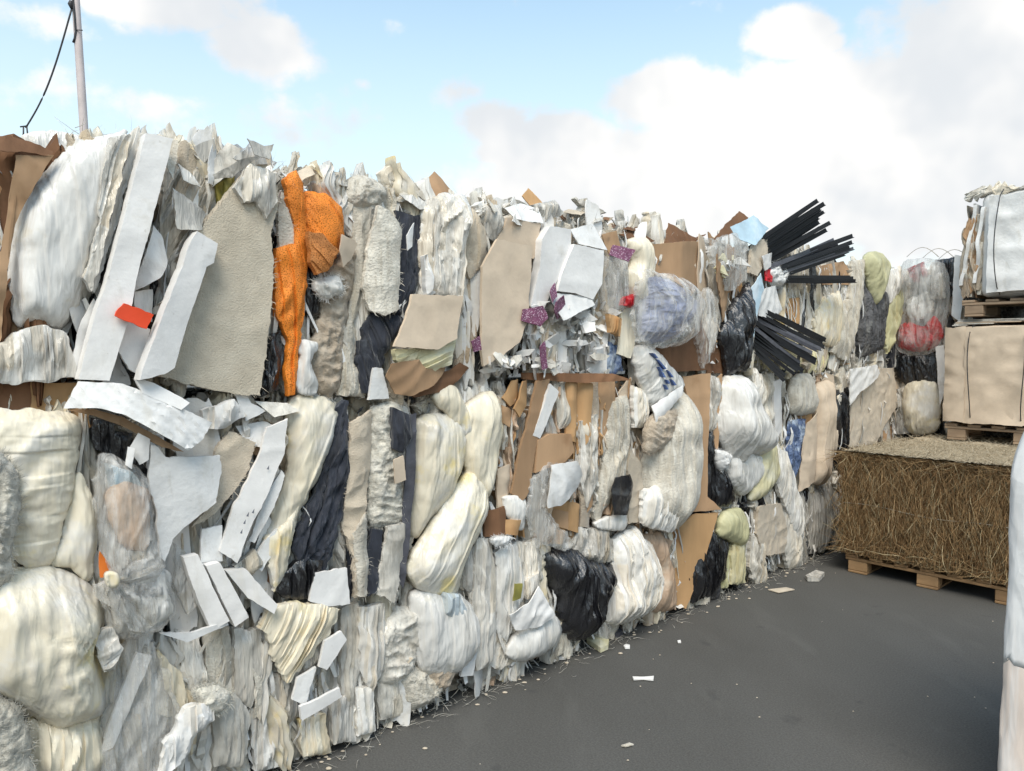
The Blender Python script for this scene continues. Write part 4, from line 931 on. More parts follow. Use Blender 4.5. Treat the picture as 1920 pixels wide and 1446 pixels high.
big = I('cream_bag', 'cream_bag', 'bag', '28,1064 90,1060 150,1084 186,1110 196,1160 182,1208 190,1262 198,1332 150,1352 90,1362 30,1322 -50,1270 -50,1080', d=.06, dep=.40, fold=.004, lump=.12, fan=(186, 1212, .022, 8), L='largest cream bag with a tied neck at the lower left', C='bag')
I('neck', 'milky_film', 'cloth', '178,1204 194,1182 212,1178 232,1216 216,1256 196,1260 184,1232', d=.15, parent=big, ang=20, ff=34)
I('cream_bag', 'cream_bag', 'film', '58,1352 120,1354 190,1338 198,1420 176,1470 80,1470 52,1400', d=.06, dep=.3, L='crumpled cream bag in the bottom left corner', C='bag')
I('fibre_wad', 'fibre_grey', 'wad', '-50,1306 20,1310 48,1350 62,1420 60,1470 -50,1470', d=.13, L='pale fibre wad in the bottom left corner', C='fibre wad', fuzz=5)
I('black_sheet', 'black_film', 'film', '174,784 206,780 216,810 246,814 242,842 286,886 274,898 240,882 200,852 180,842', d=.05)
kb = I('knotted_bag', 'clear_film', 'bag', '194,850 240,868 278,898 292,980 302,1036 306,1066 262,1084 214,1096 204,1084 190,1046 184,1000 177,900', d=.12, dep=.40, wr=.024, fan=(210, 1088, .05, 7), L='knotted clear bag with peach and white rubbish inside', C='bag')
I('lower_lobe', 'clear_film', 'bag', '212,1082 262,1078 308,1068 331,1128 312,1170 260,1196 214,1192 196,1152 184,1108', d=.13, dep=.36, wr=.02, fan=(210, 1088, .06, 9), parent=kb)
I('peach_contents', 'peach_film', 'bag', '204,918 272,914 282,982 270,1034 222,1012', d=.10, parent=kb)
I('bluish_contents', 'pale_blue', 'film', '200,870 250,884 268,915 206,918', d=.09, parent=kb)
I('white_contents', 'dirty_white', 'film', '214,1128 318,1118 326,1150 262,1190 214,1182', d=.11, parent=kb)
I('grey_contents', 'gray_film', 'film', '200,1000 280,1010 296,1060 250,1090 210,1080', d=.08, parent=kb)
I('knot', 'cream_bag', 'bag', '200,1078 218,1074 226,1086 218,1102 203,1100', d=.22, parent=kb)
I('knot_tail', 'clear_film', 'cloth', '220,1086 250,1058 292,1046 312,1062 290,1090 250,1096', d=.17, parent=kb, ang=10, ff=34)
I('knot_tail', 'clear_film', 'cloth', '205,1092 178,1100 184,1120 205,1135 240,1180 270,1185 240,1110', d=.17, parent=kb, ang=110, ff=30)
I('orange_scrap', 'orange_plastic', 'card', '187,1034 206,1062 207,1080 188,1084', d=.13)
I('curled_board', 'white_foam', 'card', '152,716 230,720 300,746 370,780 396,792 372,826 345,843 300,816 230,778 180,764 122,766', d=.16, th=.016, ang=150, curl=.03, fold=.004, ff=30, tilt=(0, -.25), L='long curled white board lying between the two tiers', C='board')
I('board_edge', 'cardboard', 'card', '130,770 180,768 230,782 300,822 340,846 300,838 230,800 178,780', d=.12, tilt=(0, -.3))
I('white_strip', 'white_board', 'board', '256,712 290,718 353,755 336,769 266,738', d=.17, tilt=(0, -.3), L='short white strip resting on the curled white board', C='strip')
I('paper_flap', 'white_foam', 'film', '380,770 440,748 462,780 420,802 386,802', d=.10)
I('paper_flap', 'white_foam', 'card', '440,738 452,720 470,756 500,770 460,790', d=.08)
I('paper_flap', 'dirty_white', 'card', '480,752 540,756 560,770 510,782', d=.08, tilt=(0, -.5))
I('foam_board', 'white_foam', 'board', '282,834 298,836 310,856 350,857 412,855 416,880 405,942 350,986 326,1012 310,1054 300,1044 294,962 279,902', d=.14, rough=.008, L='broken white foam board right of the knotted bag', C='board')
I('felt_board', 'beige_felt', 'felt', '400,852 430,808 480,830 462,892 402,962 358,988 406,930', d=.09, L='torn beige felt piece behind the broken foam board', C='felt')
I('white_tag', 'white_board', 'card', '243,842 260,812 281,824 279,862 262,872', d=.15)
I('white_tag', 'white_board', 'card', '240,838 251,840 246,879 234,872', d=.17)
I('film_bag', 'clear_film', 'film', '328,1018 372,1060 384,1120 352,1154 328,1092', d=.08)
I('dark_gap_fill', 'grey_cloth', 'film', '320,1040 350,1100 380,1190 330,1190', d=.0)  # dark sheet added as the shade of the gap
for s, lab, dd in (('345,1046 371,1040 426,1162 396,1182 370,1122', 'leftmost of three white profiles leaning below the foam board', .13), ('388,1062 413,1055 464,1156 440,1175', 'middle of three white profiles leaning below the foam board', .145), ('426,1072 462,1068 516,1132 510,1149 466,1122', 'rightmost of three white profiles leaning below the foam board', .125)):
    I('foam_profile', 'white_board', 'bar', s, d=dd, th=.04, tilt=(.2, 0), L=lab, C='profile')
I('white_strip', 'white_foam', 'board', '378,992 416,985 417,1052 376,1056', d=.09)
I('white_strip', 'white_foam', 'board', '300,1188 360,1186 425,1164 430,1172 350,1204', d=.14)
ms = I('marked_board', 'white_board', 'board', '500,802 536,784 530,850 502,920 470,990 446,1056 414,1036 440,950 470,892 488,850', d=.12, tilt=(.15, 0), L='slanting white board with small dark marks', C='board')
for q in ((462, 968), (456, 982), (472, 962), (450, 1000), (500, 880)):
    I('mark', 'grey_ink', 'card', '%d,%d %d,%d %d,%d' % (q[0], q[1], q[0] + 5, q[1] - 8, q[0] + 4, q[1] + 1), d=.136, parent=ms, th=.001, wr=0, fold=0, rough=.0005)
I('white_strip', 'white_foam', 'board', '498,930 524,880 530,890 512,950 480,1020 470,1016', d=.10, tilt=(.3, 0))
I('white_strip', 'white_foam', 'board', '470,1060 500,1010 520,990 510,1040 490,1070', d=.08)
I('white_flap', 'white_foam', 'card', '445,800 500,790 520,800 490,840 460,830', d=.07, tilt=(0, -.4))
I('cardboard_scrap', 'cardboard', 'card', '448,820 480,806 500,830 490,860 470,850', d=.05)
I('cardboard_scrap', 'dark_cardboard', 'card', '505,1010 520,1000 514,1100 500,1090', d=.03)
I('paper_flap', 'dirty_white', 'film', '440,1062 480,1030 500,1060 470,1080', d=.08)
I('cardboard_scrap', 'orange_cardboard', 'card', '436,1076 462,1080 470,1110 452,1104', d=.10)
# ---- middle tier, layers
I('cream_sack', 'cream_bag', 'bag', '545,756 590,744 626,755 634,790 616,852 592,906 562,962 546,1000 510,1052 499,1030 514,950 540,880', d=.05, ang=70, L='long cream sack leaning beside the navy cloth', C='bag')
I('felt_fold', 'cream_bag', 'cloth', '500,1012 560,950 552,1002 532,1080 514,1112 504,1062', d=.08)
I('navy_cloth', 'navy_cloth', 'cloth', '630,760 652,754 658,800 657,882 642,972 622,1042 606,1068 560,1052 549,1030 580,950 606,880 626,820', d=.07, ang=72, wr=.026, L='glossy navy cloth pressed upright in the middle tier', C='cloth')
I('black_sheet', 'black_film', 'film', '530,1072 560,1050 606,1052 592,1092 576,1122 530,1122 516,1102', d=.08)
I('felt_column', 'beige_felt', 'felt', '652,792 692,770 697,802 691,872 681,942 671,1002 682,1112 660,1117 655,1032 638,982 646,902', d=.06, bend=.03, wr=.014)
I('foam_board', 'white_board', 'board', '590,1076 650,1065 656,1132 620,1137 580,1127', d=.10, L='small bright white panel at the foot of the navy cloth', C='panel')
I('felt_pad', 'fibre_grey', 'wad', '700,766 740,755 756,780 747,860 769,960 760,982 700,988 690,900 694,820', d=.06, dep=.14, L='grey brown matted felt pad in the middle tier', C='felt')
I('dark_cloth', 'navy_cloth', 'cloth', '738,764 770,778 773,822 756,852 737,842', d=.12)
I('dark_strip', 'navy_cloth', 'felt', '699,990 716,994 706,1112 690,1119 684,1060', d=.09)
I('felt_column', 'dirty_white', 'felt', '719,986 762,980 746,1062 731,1127 704,1112', d=.08, bend=.03, wr=.016)
I('grey_sheet', 'grey_plastic', 'card', '764,780 781,774 777,900 769,1002 756,1104 747,1092 755,982', d=.10, L='thin grey plastic sheet edge standing between felt and sacks', C='sheet')
I('cardboard_scrap', 'beige_cardboard', 'card', '736,862 755,855 761,900 740,907', d=.14)
I('felt_column', 'offwhite_felt', 'felt', '660,1000 684,960 690,1060 684,1116 668,1116', d=.085, bend=.02)
I('cream_sack', 'cream_bag', 'bag', '784,790 830,774 872,800 869,862 850,922 810,972 779,1008 769,962 774,862', d=.06, ang=80, L='yellow stained cream sack right of the grey sheet edge', C='bag')
I('cream_sack', 'cream_bag', 'bag', '870,772 920,734 940,770 936,852 921,922 900,934 880,902 870,862', d=.07, L='tall cream sack touching the cardboard layers', C='bag')
I('cream_sack', 'cream_bag', 'bag', '814,742 850,724 872,760 887,802 870,818 848,790', d=.08, L='small cream bulge at the top of the sacks', C='bag')
I('cream_sack', 'cream_bag', 'bag', '860,906 890,888 917,936 902,992 872,1052 856,1112 830,1117 790,1107 766,1076 774,1040 800,1000', d=.09, ang=60, L='lowest cream sack leaning out of the middle tier', C='bag')
I('film_fold', 'gray_film', 'film', '870,1042 912,1000 922,1062 902,1124 868,1102', d=.06)
# ---- middle tier, cardboard
for s, m_ in (('955,714 971,711 972,746 950,762 938,746', 'orange_cardboard'), ('974,715 993,714 992,740 968,782 959,766', 'orange_cardboard'), ('940,760 958,770 950,800 936,790', 'cardboard'), ('1062,714 1081,714 1079,832 1061,822', 'orange_cardboard'),
              ('1081,714 1104,719 1101,812 1084,852', 'orange_cardboard'), ('1104,716 1122,712 1121,800 1104,806', 'tan_felt'), ('1120,708 1146,704 1152,740 1141,812 1119,822', 'cardboard'), ('908,960 940,948 947,1000 910,1007', 'dark_cardboard'), ('944,974 972,974 966,1002 946,1002', 'orange_cardboard'),
              ('1058,938 1081,944 1079,998 1057,992', 'orange_cardboard'), ('1034,954 1059,958 1056,990 1036,986', 'cardboard'), ('1084,900 1110,890 1104,990 1084,986', 'tan_felt'), ('930,880 952,870 960,940 930,960', 'beige_cardboard'), ('1096,850 1116,840 1114,930 1094,960', 'cardboard'), ('1000,700 1130,700 1160,712 1090,718 1000,712', 'dark_cardboard')):
    I('cardboard_layer', m_, 'card', s, d=.05 + rr.uniform(0, .05), ang=90, bend=.02, th=.012, tilt=(rr.gauss(0, .25), 0))
for i_ in range(70):
    px_, py_ = rr.uniform(940, 1150), rr.uniform(735, 985); u_, v_ = WALL.px(px_, py_, .05); L_ = rr.uniform(.12, .42)
    leaf(WALL, u_, max(.72, min(v_ - L_ / 2, 1.56 - L_)), L_, rr.gauss(0, .06), rr.uniform(.03, .085), rr.choice(['cardboard', 'orange_cardboard', 'beige_cardboard', 'tan_felt', 'dirty_white', 'peach_film']), 'cardboard_edge', bales[11][3], 8200 + i_, th=rr.choice((.003, .005, .008, .012)))
I('cardboard_board', 'cardboard', 'board', '1004,714 1031,711 1012,800 1002,832 987,922 976,942 959,926 970,852 985,790', d=.09, bend=.015, L='long tan cardboard strip leaning in the middle tier', C='cardboard')
I('white_strip', 'white_board', 'board', '1031,719 1047,735 1012,822 999,816', d=.11)
I('paper_flap', 'dirty_white', 'film', '1040,720 1062,716 1070,800 1046,806', d=.07)
I('grey_scrap', 'gray_film', 'film', '1008,790 1030,770 1048,816 1012,818', d=.07)
I('cardboard_block', 'cardboard', 'bar', '1008,826 1030,814 1070,814 1077,846 1060,866 1004,887', d=.11, L='tan cardboard block above the white film sheet', C='cardboard')
I('film_column', 'milky_film', 'film', '1089,790 1120,778 1122,900 1101,952 1087,902', d=.09)
I('film_sheet', 'clear_film', 'film', '998,900 1030,872 1076,864 1060,930 1022,952 1062,1000 1078,1020 1060,1032 1008,1022 988,972', d=.12, L='crumpled clear film hanging over the cardboard layers', C='film')
I('white_sheet', 'white_foam', 'card', '1034,872 1076,863 1090,890 1080,922 1050,947 1022,952', d=.15, curl=.02, ang=130)
I('white_bottle', 'white_bag', 'bag', '944,934 970,929 986,940 981,992 955,976', d=.09)
I('white_blob', 'white_foam', 'wad', '926,1010 956,1006 952,1021 930,1023', d=.12)
I('fleece_column', 'offwhite_felt', 'cloth', '1144,760 1176,738 1184,790 1179,852 1171,902 1150,932 1130,962 1119,988 1113,960 1130,870', d=.07)
I('black_patch', 'black_film', 'card', '1156,896 1180,889 1188,910 1176,966 1150,966 1147,920', d=.13, L='black oval patch on the pale fleece column', C='patch')
I('beige_strip', 'beige_felt', 'felt', '1179,840 1202,870 1207,922 1201,977 1179,982 1179,920', d=.10)
I('white_foot', 'white_bag', 'bag', '1118,980 1150,968 1177,964 1171,992 1130,994', d=.09)
pb = I('printed_bag', 'white_bag', 'bag', '1188,662 1214,648 1252,680 1284,720 1262,742 1230,772 1208,742', d=.09, ang=50, L='white bag with blue print bulging between the tiers', C='bag')
for s in ('1232,674 1236,675 1250,691 1247,693', '1252,694 1256,697 1264,708 1260,707', '1224,662 1228,663 1235,672 1231,672', '1240,696 1244,699 1249,708 1245,708', '1236,688 1239,689 1243,695 1240,696', '1259,711 1263,714 1269,722 1265,723', '1247,721 1250,723 1254,730 1251,731', '1250,712 1253,713 1257,719 1254,720'):
    I('print_mark', 'blue_ink', 'card', s, d=.178, parent=pb, th=.03, wr=0, fold=0, rough=.001)
I('plastic_fold', 'white_bag', 'film', '1188,722 1226,740 1212,802 1190,802', d=.08)
I('white_sheet', 'white_board', 'card', '1222,762 1276,722 1274,740 1242,780 1224,804', d=.15, ang=120, curl=.02)
I('fur_pad', 'offwhite_felt', 'bag', '1224,782 1270,734 1296,760 1303,822 1299,902 1291,952 1266,992 1246,997 1210,982 1204,922 1209,842', d=.06, dep=.3, lump=.1, wr=.01, fuzz=3, L='big rounded beige fur pad ending in white film', C='pad')
I('film_skirt', 'white_bag', 'film', '1206,920 1250,912 1300,900 1292,954 1266,994 1246,1000 1208,984', d=.14)
I('fur_patch', 'tan_felt', 'wad', '1216,800 1240,772 1270,770 1262,820 1230,850 1212,846', d=.155, fuzz=4, dep=.1)
I('tall_carton', 'cardboard', 'board', '1292,706 1326,700 1323,800 1321,930 1337,952 1300,962 1294,902 1304,800', d=.085, tilt=(.35, 0), L='tall cardboard panel standing right of the fur pad', C='cardboard')
I('tall_carton', 'orange_cardboard', 'board', '1258,1000 1300,962 1328,958 1302,1080 1286,1142 1264,1132 1252,1052', d=.05, tilt=(.3, 0), L='brown cardboard panel slanting to the asphalt', C='cardboard')
# ---- bottom row, middle
I('black_bag', 'black_film', 'film', '1018,1040 1060,1024 1110,1050 1146,1060 1152,1090 1132,1132 1112,1182 1086,1202 1058,1192 1044,1122 1024,1082', d=.06, dep=.24, L='large black bag at the foot of the wall', C='bag')
I('bubble_film', 'gray_film', 'film', '1084,990 1140,988 1152,1052 1110,1058 1066,1032', d=.07)
I('foam_bag', 'white_bag', 'film', '1150,1010 1190,984 1217,1020 1237,1060 1229,1112 1206,1152 1182,1166 1140,1172 1133,1140 1150,1080', d=.06, dep=.24, L='shaggy white bag right of the large black bag', C='bag')
I('peach_bag', 'peach_film', 'bag', '1204,1010 1240,998 1257,1050 1267,1112 1261,1142 1226,1148 1213,1132 1234,1070', d=.04, L='peach plastic bag leaning on the slanting cardboard', C='bag')
for s, m_, t_ in (('894,1010 920,1008 932,1082 927,1242 895,1257 884,1152', 'milky_film', 'cloth'), ('929,1036 966,1020 987,1092 976,1142 950,1204 929,1182', 'white_bag', 'cloth'), ('960,1020 1012,1010 1017,1082 986,1122 969,1062', 'milky_film', 'film'), ('925,1180 950,1190 965,1240 940,1256 920,1250', 'milky_film', 'film'), ('868,1222 897,1200 887,1266 864,1268', 'white_foam', 'board'), ('985,1090 1010,1076 1014,1100 990,1124', 'milky_film', 'film')):
    I('film_column', m_, t_, s, d=.05 + rr.uniform(0, .04))
I('white_sheet', 'white_board', 'card', '1012,1100 1037,1152 1002,1176 966,1182 953,1152 986,1130', d=.13, curl=.02, ang=60, L='bright white paper sheet draped on the bottom bale', C='sheet')
I('white_bag', 'white_bag', 'bag', '968,1192 1030,1150 1052,1172 1049,1196 1021,1226 976,1242 953,1226', d=.09, L='rounded white bag resting on the asphalt', C='bag')
I('olive_scrap', 'olive', 'card', '964,1094 979,1094 976,1122 961,1127', d=.12)
# ---- right part, middle and bottom
I('film_fold', 'gray_film', 'film', '1324,702 1356,710 1346,802 1324,812', d=.06)
I('white_bag', 'white_bag', 'bag', '1360,710 1390,704 1412,730 1427,780 1442,812 1432,852 1400,852 1390,872 1370,862 1348,812 1351,750', d=.07, dep=.30, L='plump white bag in the middle tier beside black film', C='bag')
I('white_bag', 'white_bag', 'bag', '1368,850 1410,850 1432,860 1422,902 1396,928 1380,922 1364,892', d=.06, L='white bag hanging just under the plump one', C='bag')
I('yellow_bag', 'pale_yellow', 'bag', '1430,830 1451,828 1457,882 1441,922 1408,938 1415,900', d=.06, L='pale yellow bag beside the hanging white bags', C='bag')
I('black_film', 'black_film', 'film', '1320,815 1336,808 1346,850 1372,902 1378,942 1334,958 1320,900', d=.06, L='shiny black film left of the plump white bag', C='film')
I('white_scrap', 'white_foam', 'wad', '1343,846 1372,854 1352,882', d=.11)
I('dirty_film', 'dirty_white', 'film', '1408,702 1452,700 1454,790 1436,810 1420,760', d=.04)
I('white_strip', 'white_board', 'board', '1449,716 1466,710 1466,802 1454,832', d=.07)
I('blue_film', 'blue_film', 'film', '1484,790 1512,784 1502,862 1490,904 1476,872', d=.07, L='blue film pressed into the far middle tier', C='film')
I('cream_lump', 'offwhite_felt', 'bag', '1488,712 1520,704 1530,760 1516,777 1483,772', d=.07)
I('cardboard_layer', 'beige_cardboard', 'card', '1509,792 1532,768 1527,852 1521,902 1498,922 1499,880', d=.08, bend=.03)
I('tan_lump', 'beige_cardboard', 'bag', '1530,730 1561,720 1560,800 1572,812 1552,882 1546,907 1524,902 1529,820', d=.07, L='tan pressed lump near the straw bale', C='cardboard')
I('black_sheet', 'black_film', 'film', '1560,740 1590,720 1592,830 1572,880 1556,860', d=.03)
I('white_drape', 'white_bag', 'cloth', '1456,832 1476,850 1492,900 1507,952 1507,1002 1495,1012 1479,962 1452,902', d=.08)
I('felt_block', 'beige_felt', 'felt', '1424,950 1466,944 1477,1000 1471,1037 1430,1042 1418,1000', d=.07)
I('green_bag', 'yellow_green', 'bag', '1358,962 1388,954 1402,984 1394,1022 1366,1014 1348,1000', d=.07, L='yellow green plastic bag at the foot of the far wall', C='bag')
I('green_strip', 'pale_yellow', 'cloth', '1372,1022 1398,1006 1398,1092 1372,1098', d=.06)
I('green_strip', 'yellow_green', 'cloth', '1352,1040 1370,1030 1366,1100 1346,1104', d=.04)
I('black_bag', 'black_film', 'film', '1310,1006 1340,1000 1367,1020 1362,1082 1340,1112 1299,1132 1292,1090', d=.06, L='black bag behind the slanting cardboard on the ground', C='bag')
I('grimy_column', 'dirty_white', 'cloth', '1470,942 1500,960 1506,1062 1480,1070 1466,1020', d=.05)
I('grimy_column', 'dirty_white', 'film', '1410,1000 1430,1010 1440,1090 1418,1100 1404,1060', d=.05)
I('grey_film_sheet', 'gray_film', 'cloth', '1508,922 1560,908 1567,960 1551,1032 1520,1038', d=.02)
I('felt_board', 'beige_felt', 'felt', '1602,742 1650,692 1676,690 1682,762 1662,792 1642,832 1592,838 1594,770', d=.05, L='beige felt board standing behind the straw bale', C='board')
I('white_curl', 'white_foam', 'card', '1588,692 1642,684 1652,700 1606,736 1592,760', d=.09, ang=30, curl=.03)
# ---- bottom row, left
I('film_sheet', 'clear_film', 'film', '208,1212 270,1194 312,1250 332,1322 362,1382 300,1470 176,1470 198,1342', d=.10, wr=.02, L='sheet of clear film spread over the bottom left bale', C='film')
I('white_strip', 'white_foam', 'board', '256,1224 284,1230 212,1402 184,1412', d=.09)
I('torn_foam', 'white_foam', 'film', '348,1332 380,1318 402,1322 402,1350 370,1382 340,1432 296,1470 308,1402', d=.14, L='torn crumpled white foam strip low at the left', C='foam')
I('film_fold', 'cream_bag', 'film', '296,1220 342,1262 357,1332 338,1352 310,1290', d=.07)
for i_, (s, m_, t_) in enumerate([('330,1180 372,1190 392,1280 372,1330 340,1262', 'milky_film', 'film'), ('380,1180 430,1176 440,1260 420,1300 392,1290', 'offwhite_felt', 'cloth'), ('440,1180 490,1180 500,1260 470,1330 440,1300', 'milky_film', 'cloth'), ('400,1310 440,1300 470,1340 460,1440 400,1440', 'dirty_white', 'cloth'),
        ('498,1252 552,1270 562,1342 540,1362 506,1302', 'gray_film', 'film'), ('468,1332 502,1320 547,1372 542,1432 478,1446', 'white_bag', 'film'), ('640,1140 672,1130 680,1230 662,1330 640,1300', 'dirty_white', 'cloth'), ('672,1140 720,1132 730,1230 700,1300 676,1260', 'white_bag', 'film'), ('700,1180 772,1130 786,1200 760,1270 712,1280', 'dirty_white', 'wad'), ('560,1350 610,1340 620,1410 570,1420', 'cream_bag', 'film'), ('620,1310 660,1300 668,1390 626,1396', 'milky_film', 'cloth'), ('668,1290 700,1290 704,1370 672,1380', 'white_bag', 'cloth'), ('706,1280 750,1270 760,1340 712,1352', 'dirty_white', 'cloth'), ('752,1260 800,1250 830,1290 770,1330', 'offwhite_felt', 'wad'), ('800,1250 850,1240 842,1282 806,1296', 'tan_felt', 'wad'), ('570,1190 612,1180 600,1240 570,1260', 'milky_film', 'film')]):
    I('pressed_column' if t_ == 'cloth' else 'pressed_film' if t_ == 'film' else 'felt_wad', m_, t_, s, d=.03 + .012 * (i_ % 4))
I('straw_tuft', 'fibre_grey', 'wad', '368,1296 400,1286 432,1300 420,1332 384,1334', d=.12, fuzz=8)
I('cream_bag', 'cream_bag', 'film', '498,1140 560,1128 642,1140 636,1162 602,1202 562,1262 540,1277 508,1222 488,1182', d=.10, ang=60, wr=.012, L='limp creased cream bag on top of the bottom row', C='bag')
I('white_strip', 'white_board', 'board', '608,1202 640,1184 650,1200 612,1257 598,1250', d=.12, L='upright white foam strip under the limp creased cream bag', C='strip')
I('white_strip', 'white_board', 'board', '563,1326 635,1289 641,1305 565,1352', d=.14, L='white foam strip lying nearly level near the asphalt', C='strip')
I('white_strip', 'white_foam', 'board', '558,1272 592,1250 572,1322 548,1312', d=.11)
bb = I('blue_tinted_bag', 'white_bag', 'bag', '778,1110 850,1108 887,1140 898,1182 887,1232 832,1272 788,1252 772,1182', d=.07, L='white bag with a blue tint at the wall foot', C='bag')
I('blue_patch', 'faint_blue', 'film', '836,1112 862,1116 876,1142 866,1160 836,1152', d=.135, parent=bb, dep=.1)
# the white-ish bits poking out at the top line, and carton peaks
for i_ in range(90):
    cx = rr.uniform(330, 1000); cy = np.interp(cx, [330, 520, 640, 740, 880, 1000], [300, 318, 345, 376, 388, 398]) + rr.uniform(-14, 22); sz = rr.uniform(9, 36); a0 = rr.uniform(-1.2, 1.2)
    pts = ['%.1f,%.1f' % (cx + x * sz * math.cos(a0) - y * sz * math.sin(a0), cy + x * sz * math.sin(a0) + y * sz * math.cos(a0)) for x, y in ((-1, .1), (-.2, -.45), (1, -.1), (.3, .4))]
    I('paper_flap', rr.choice(['dirty_white', 'gray_film', 'offwhite_felt', 'white_foam', 'milky_film', 'milky_film', 'beige_felt']), 'card', ' '.join(pts), d=rr.uniform(-.35, .05), tilt=(rr.gauss(0, .5), rr.gauss(-.4, .4)), wr=.016, rough=.014)

# ------------------------------------------------------------------ end wall: bags behind the straw
eb = empty('waste_bale', tuple(ENDW.P(.3, 0, -.5)), 'far corner bale of dark film and bags behind the straw', 'bale', 'pressed waste bales stacked into a wall')
V, F = boxm(ENDW, -.25, .95, 0, 2.55, -1.0, -.16, .03); add_obj('core', V, F, 'core', eb, None, False)
rr2 = random.Random(77)
for q in range(60):
    ribbon(ENDW, rr2.uniform(-.2, .75), rr2.uniform(.8, 2.1), rr2.uniform(.3, .6), rr2.uniform(.08, .16), rr2.gauss(0, .1), rr2.uniform(-.14, -.05), rr2.uniform(.03, .08), rr2.choice(DARK + FILMY), 'plastic_fold', eb, 9100 + q, 'film', .03)
def E(*a, **k): return I(*a, frame=ENDW, parent=None if k.get('L') else eb, **k)
E('dark_bag', 'black_film', 'film', '1678,668 1752,658 1756,724 1700,726 1676,704', d=.04)
E('dark_bag', 'gray_film', 'film', '1676,730 1700,724 1706,812 1680,815', d=.02)
E('cream_bag', 'cream_bag', 'bag', '1698,722 1746,714 1762,740 1757,804 1710,814 1693,782', d=.05, L='grey cream bag low behind the straw bale', C='bag')
rb = I('red_bag', 'crimson', 'bag', '1682,618 1700,604 1730,612 1752,592 1768,620 1757,648 1722,660 1688,652', d=.06, frame=ENDW, L='clear bag with red plastic inside at the far end', C='bag')
for s, m_ in (('1700,560 1740,545 1752,580 1720,602 1698,596', 'white_bag'), ('1700,505 1730,492 1742,520 1712,530', 'crimson'), ('1690,530 1712,520 1720,550 1694,570', 'gray_film'), ('1725,520 1770,510 1772,560 1740,560', 'gray_film'), ('1690,580 1716,590 1712,612 1688,612', 'dark_cardboard')):
    I('contents', m_, 'film', s, d=.05, frame=ENDW, parent=rb)
I('film_wrap', 'clear_film', 'bag', '1690,498 1722,485 1762,490 1778,520 1778,572 1768,622 1758,654 1722,668 1684,658 1678,620 1688,570', d=.09, frame=ENDW, parent=rb, dep=.3)
E('black_bag', 'black_film', 'film', '1754,486 1796,482 1798,548 1776,560 1752,510', d=.02)
E('white_strip', 'white_board', 'board', '1790,478 1802,480 1806,560 1800,604 1784,592', d=.10)
E('white_strip', 'white_board', 'board', '1754,650 1770,646 1774,720 1762,764', d=.10)
for q in range(3):
    a = 1700 + 30 * q
    P = [ENDW.P(*ENDW.px(a + t * 60, 482 - 18 * math.sin(t * 3.14) + 2 * q, .05), .05) for t in np.linspace(0, 1, 9)]
    V, F = tube(P, .003, 4); add_obj('wire_loop', V, F, 'pale_wire', eb)

# ------------------------------------------------------------------ pallets, straw bale, wrapped loads on the right
RF = Frame(WALL.O, WALL.N, -WALL.U)      # u = distance out from the wall, w = minus the distance along it
def pallet(u0, s0, z, label, wood, wid=1.2, dep=1.0):
    root = empty('pallet', tuple(RF.P(u0 + wid / 2, z, -(s0 + dep / 2))), label, 'pallet', 'wooden pallets in the right hand stack')
    for k in range(3):
        for j in range(3):
            a = u0 + .02 + k * (wid - .145 - .04) / 2; c = s0 + .004 + j * (dep - .1) / 2
            V, F = boxm(RF, a, a + .145, z + .022, z + .098, -(c + .1), -c, .004); add_obj('block', V, F, wood, root, None, False)
    for j in range(3):
        c = s0 + j * (dep - .1) / 2
        V, F = boxm(RF, u0, u0 + wid, z + .1, z + .122, -(c + .1), -c, .003); add_obj('stringer_board', V, F, wood, root, None, False)
    for k in range(3):
        a = u0 + .02 + k * (wid - .145 - .04) / 2
        V, F = boxm(RF, a, a + .145, z + .002, z + .02, -(s0 + dep), -(s0 + .001), .003); add_obj('bottom_board', V, F, wood, root, None, False)
    for k in range(7):
        a = u0 + k * (wid - .1) / 6
        V, F = boxm(RF, a, a + .1, z + .124, z + .146, -(s0 + dep), -(s0 - .004), .003); add_obj('deck_board', V, F, wood, root, None, False)
    return root
pallet(.36, 4.40, 0.0, 'lowest wooden pallet standing on the asphalt under the straw', 'pallet_wood')

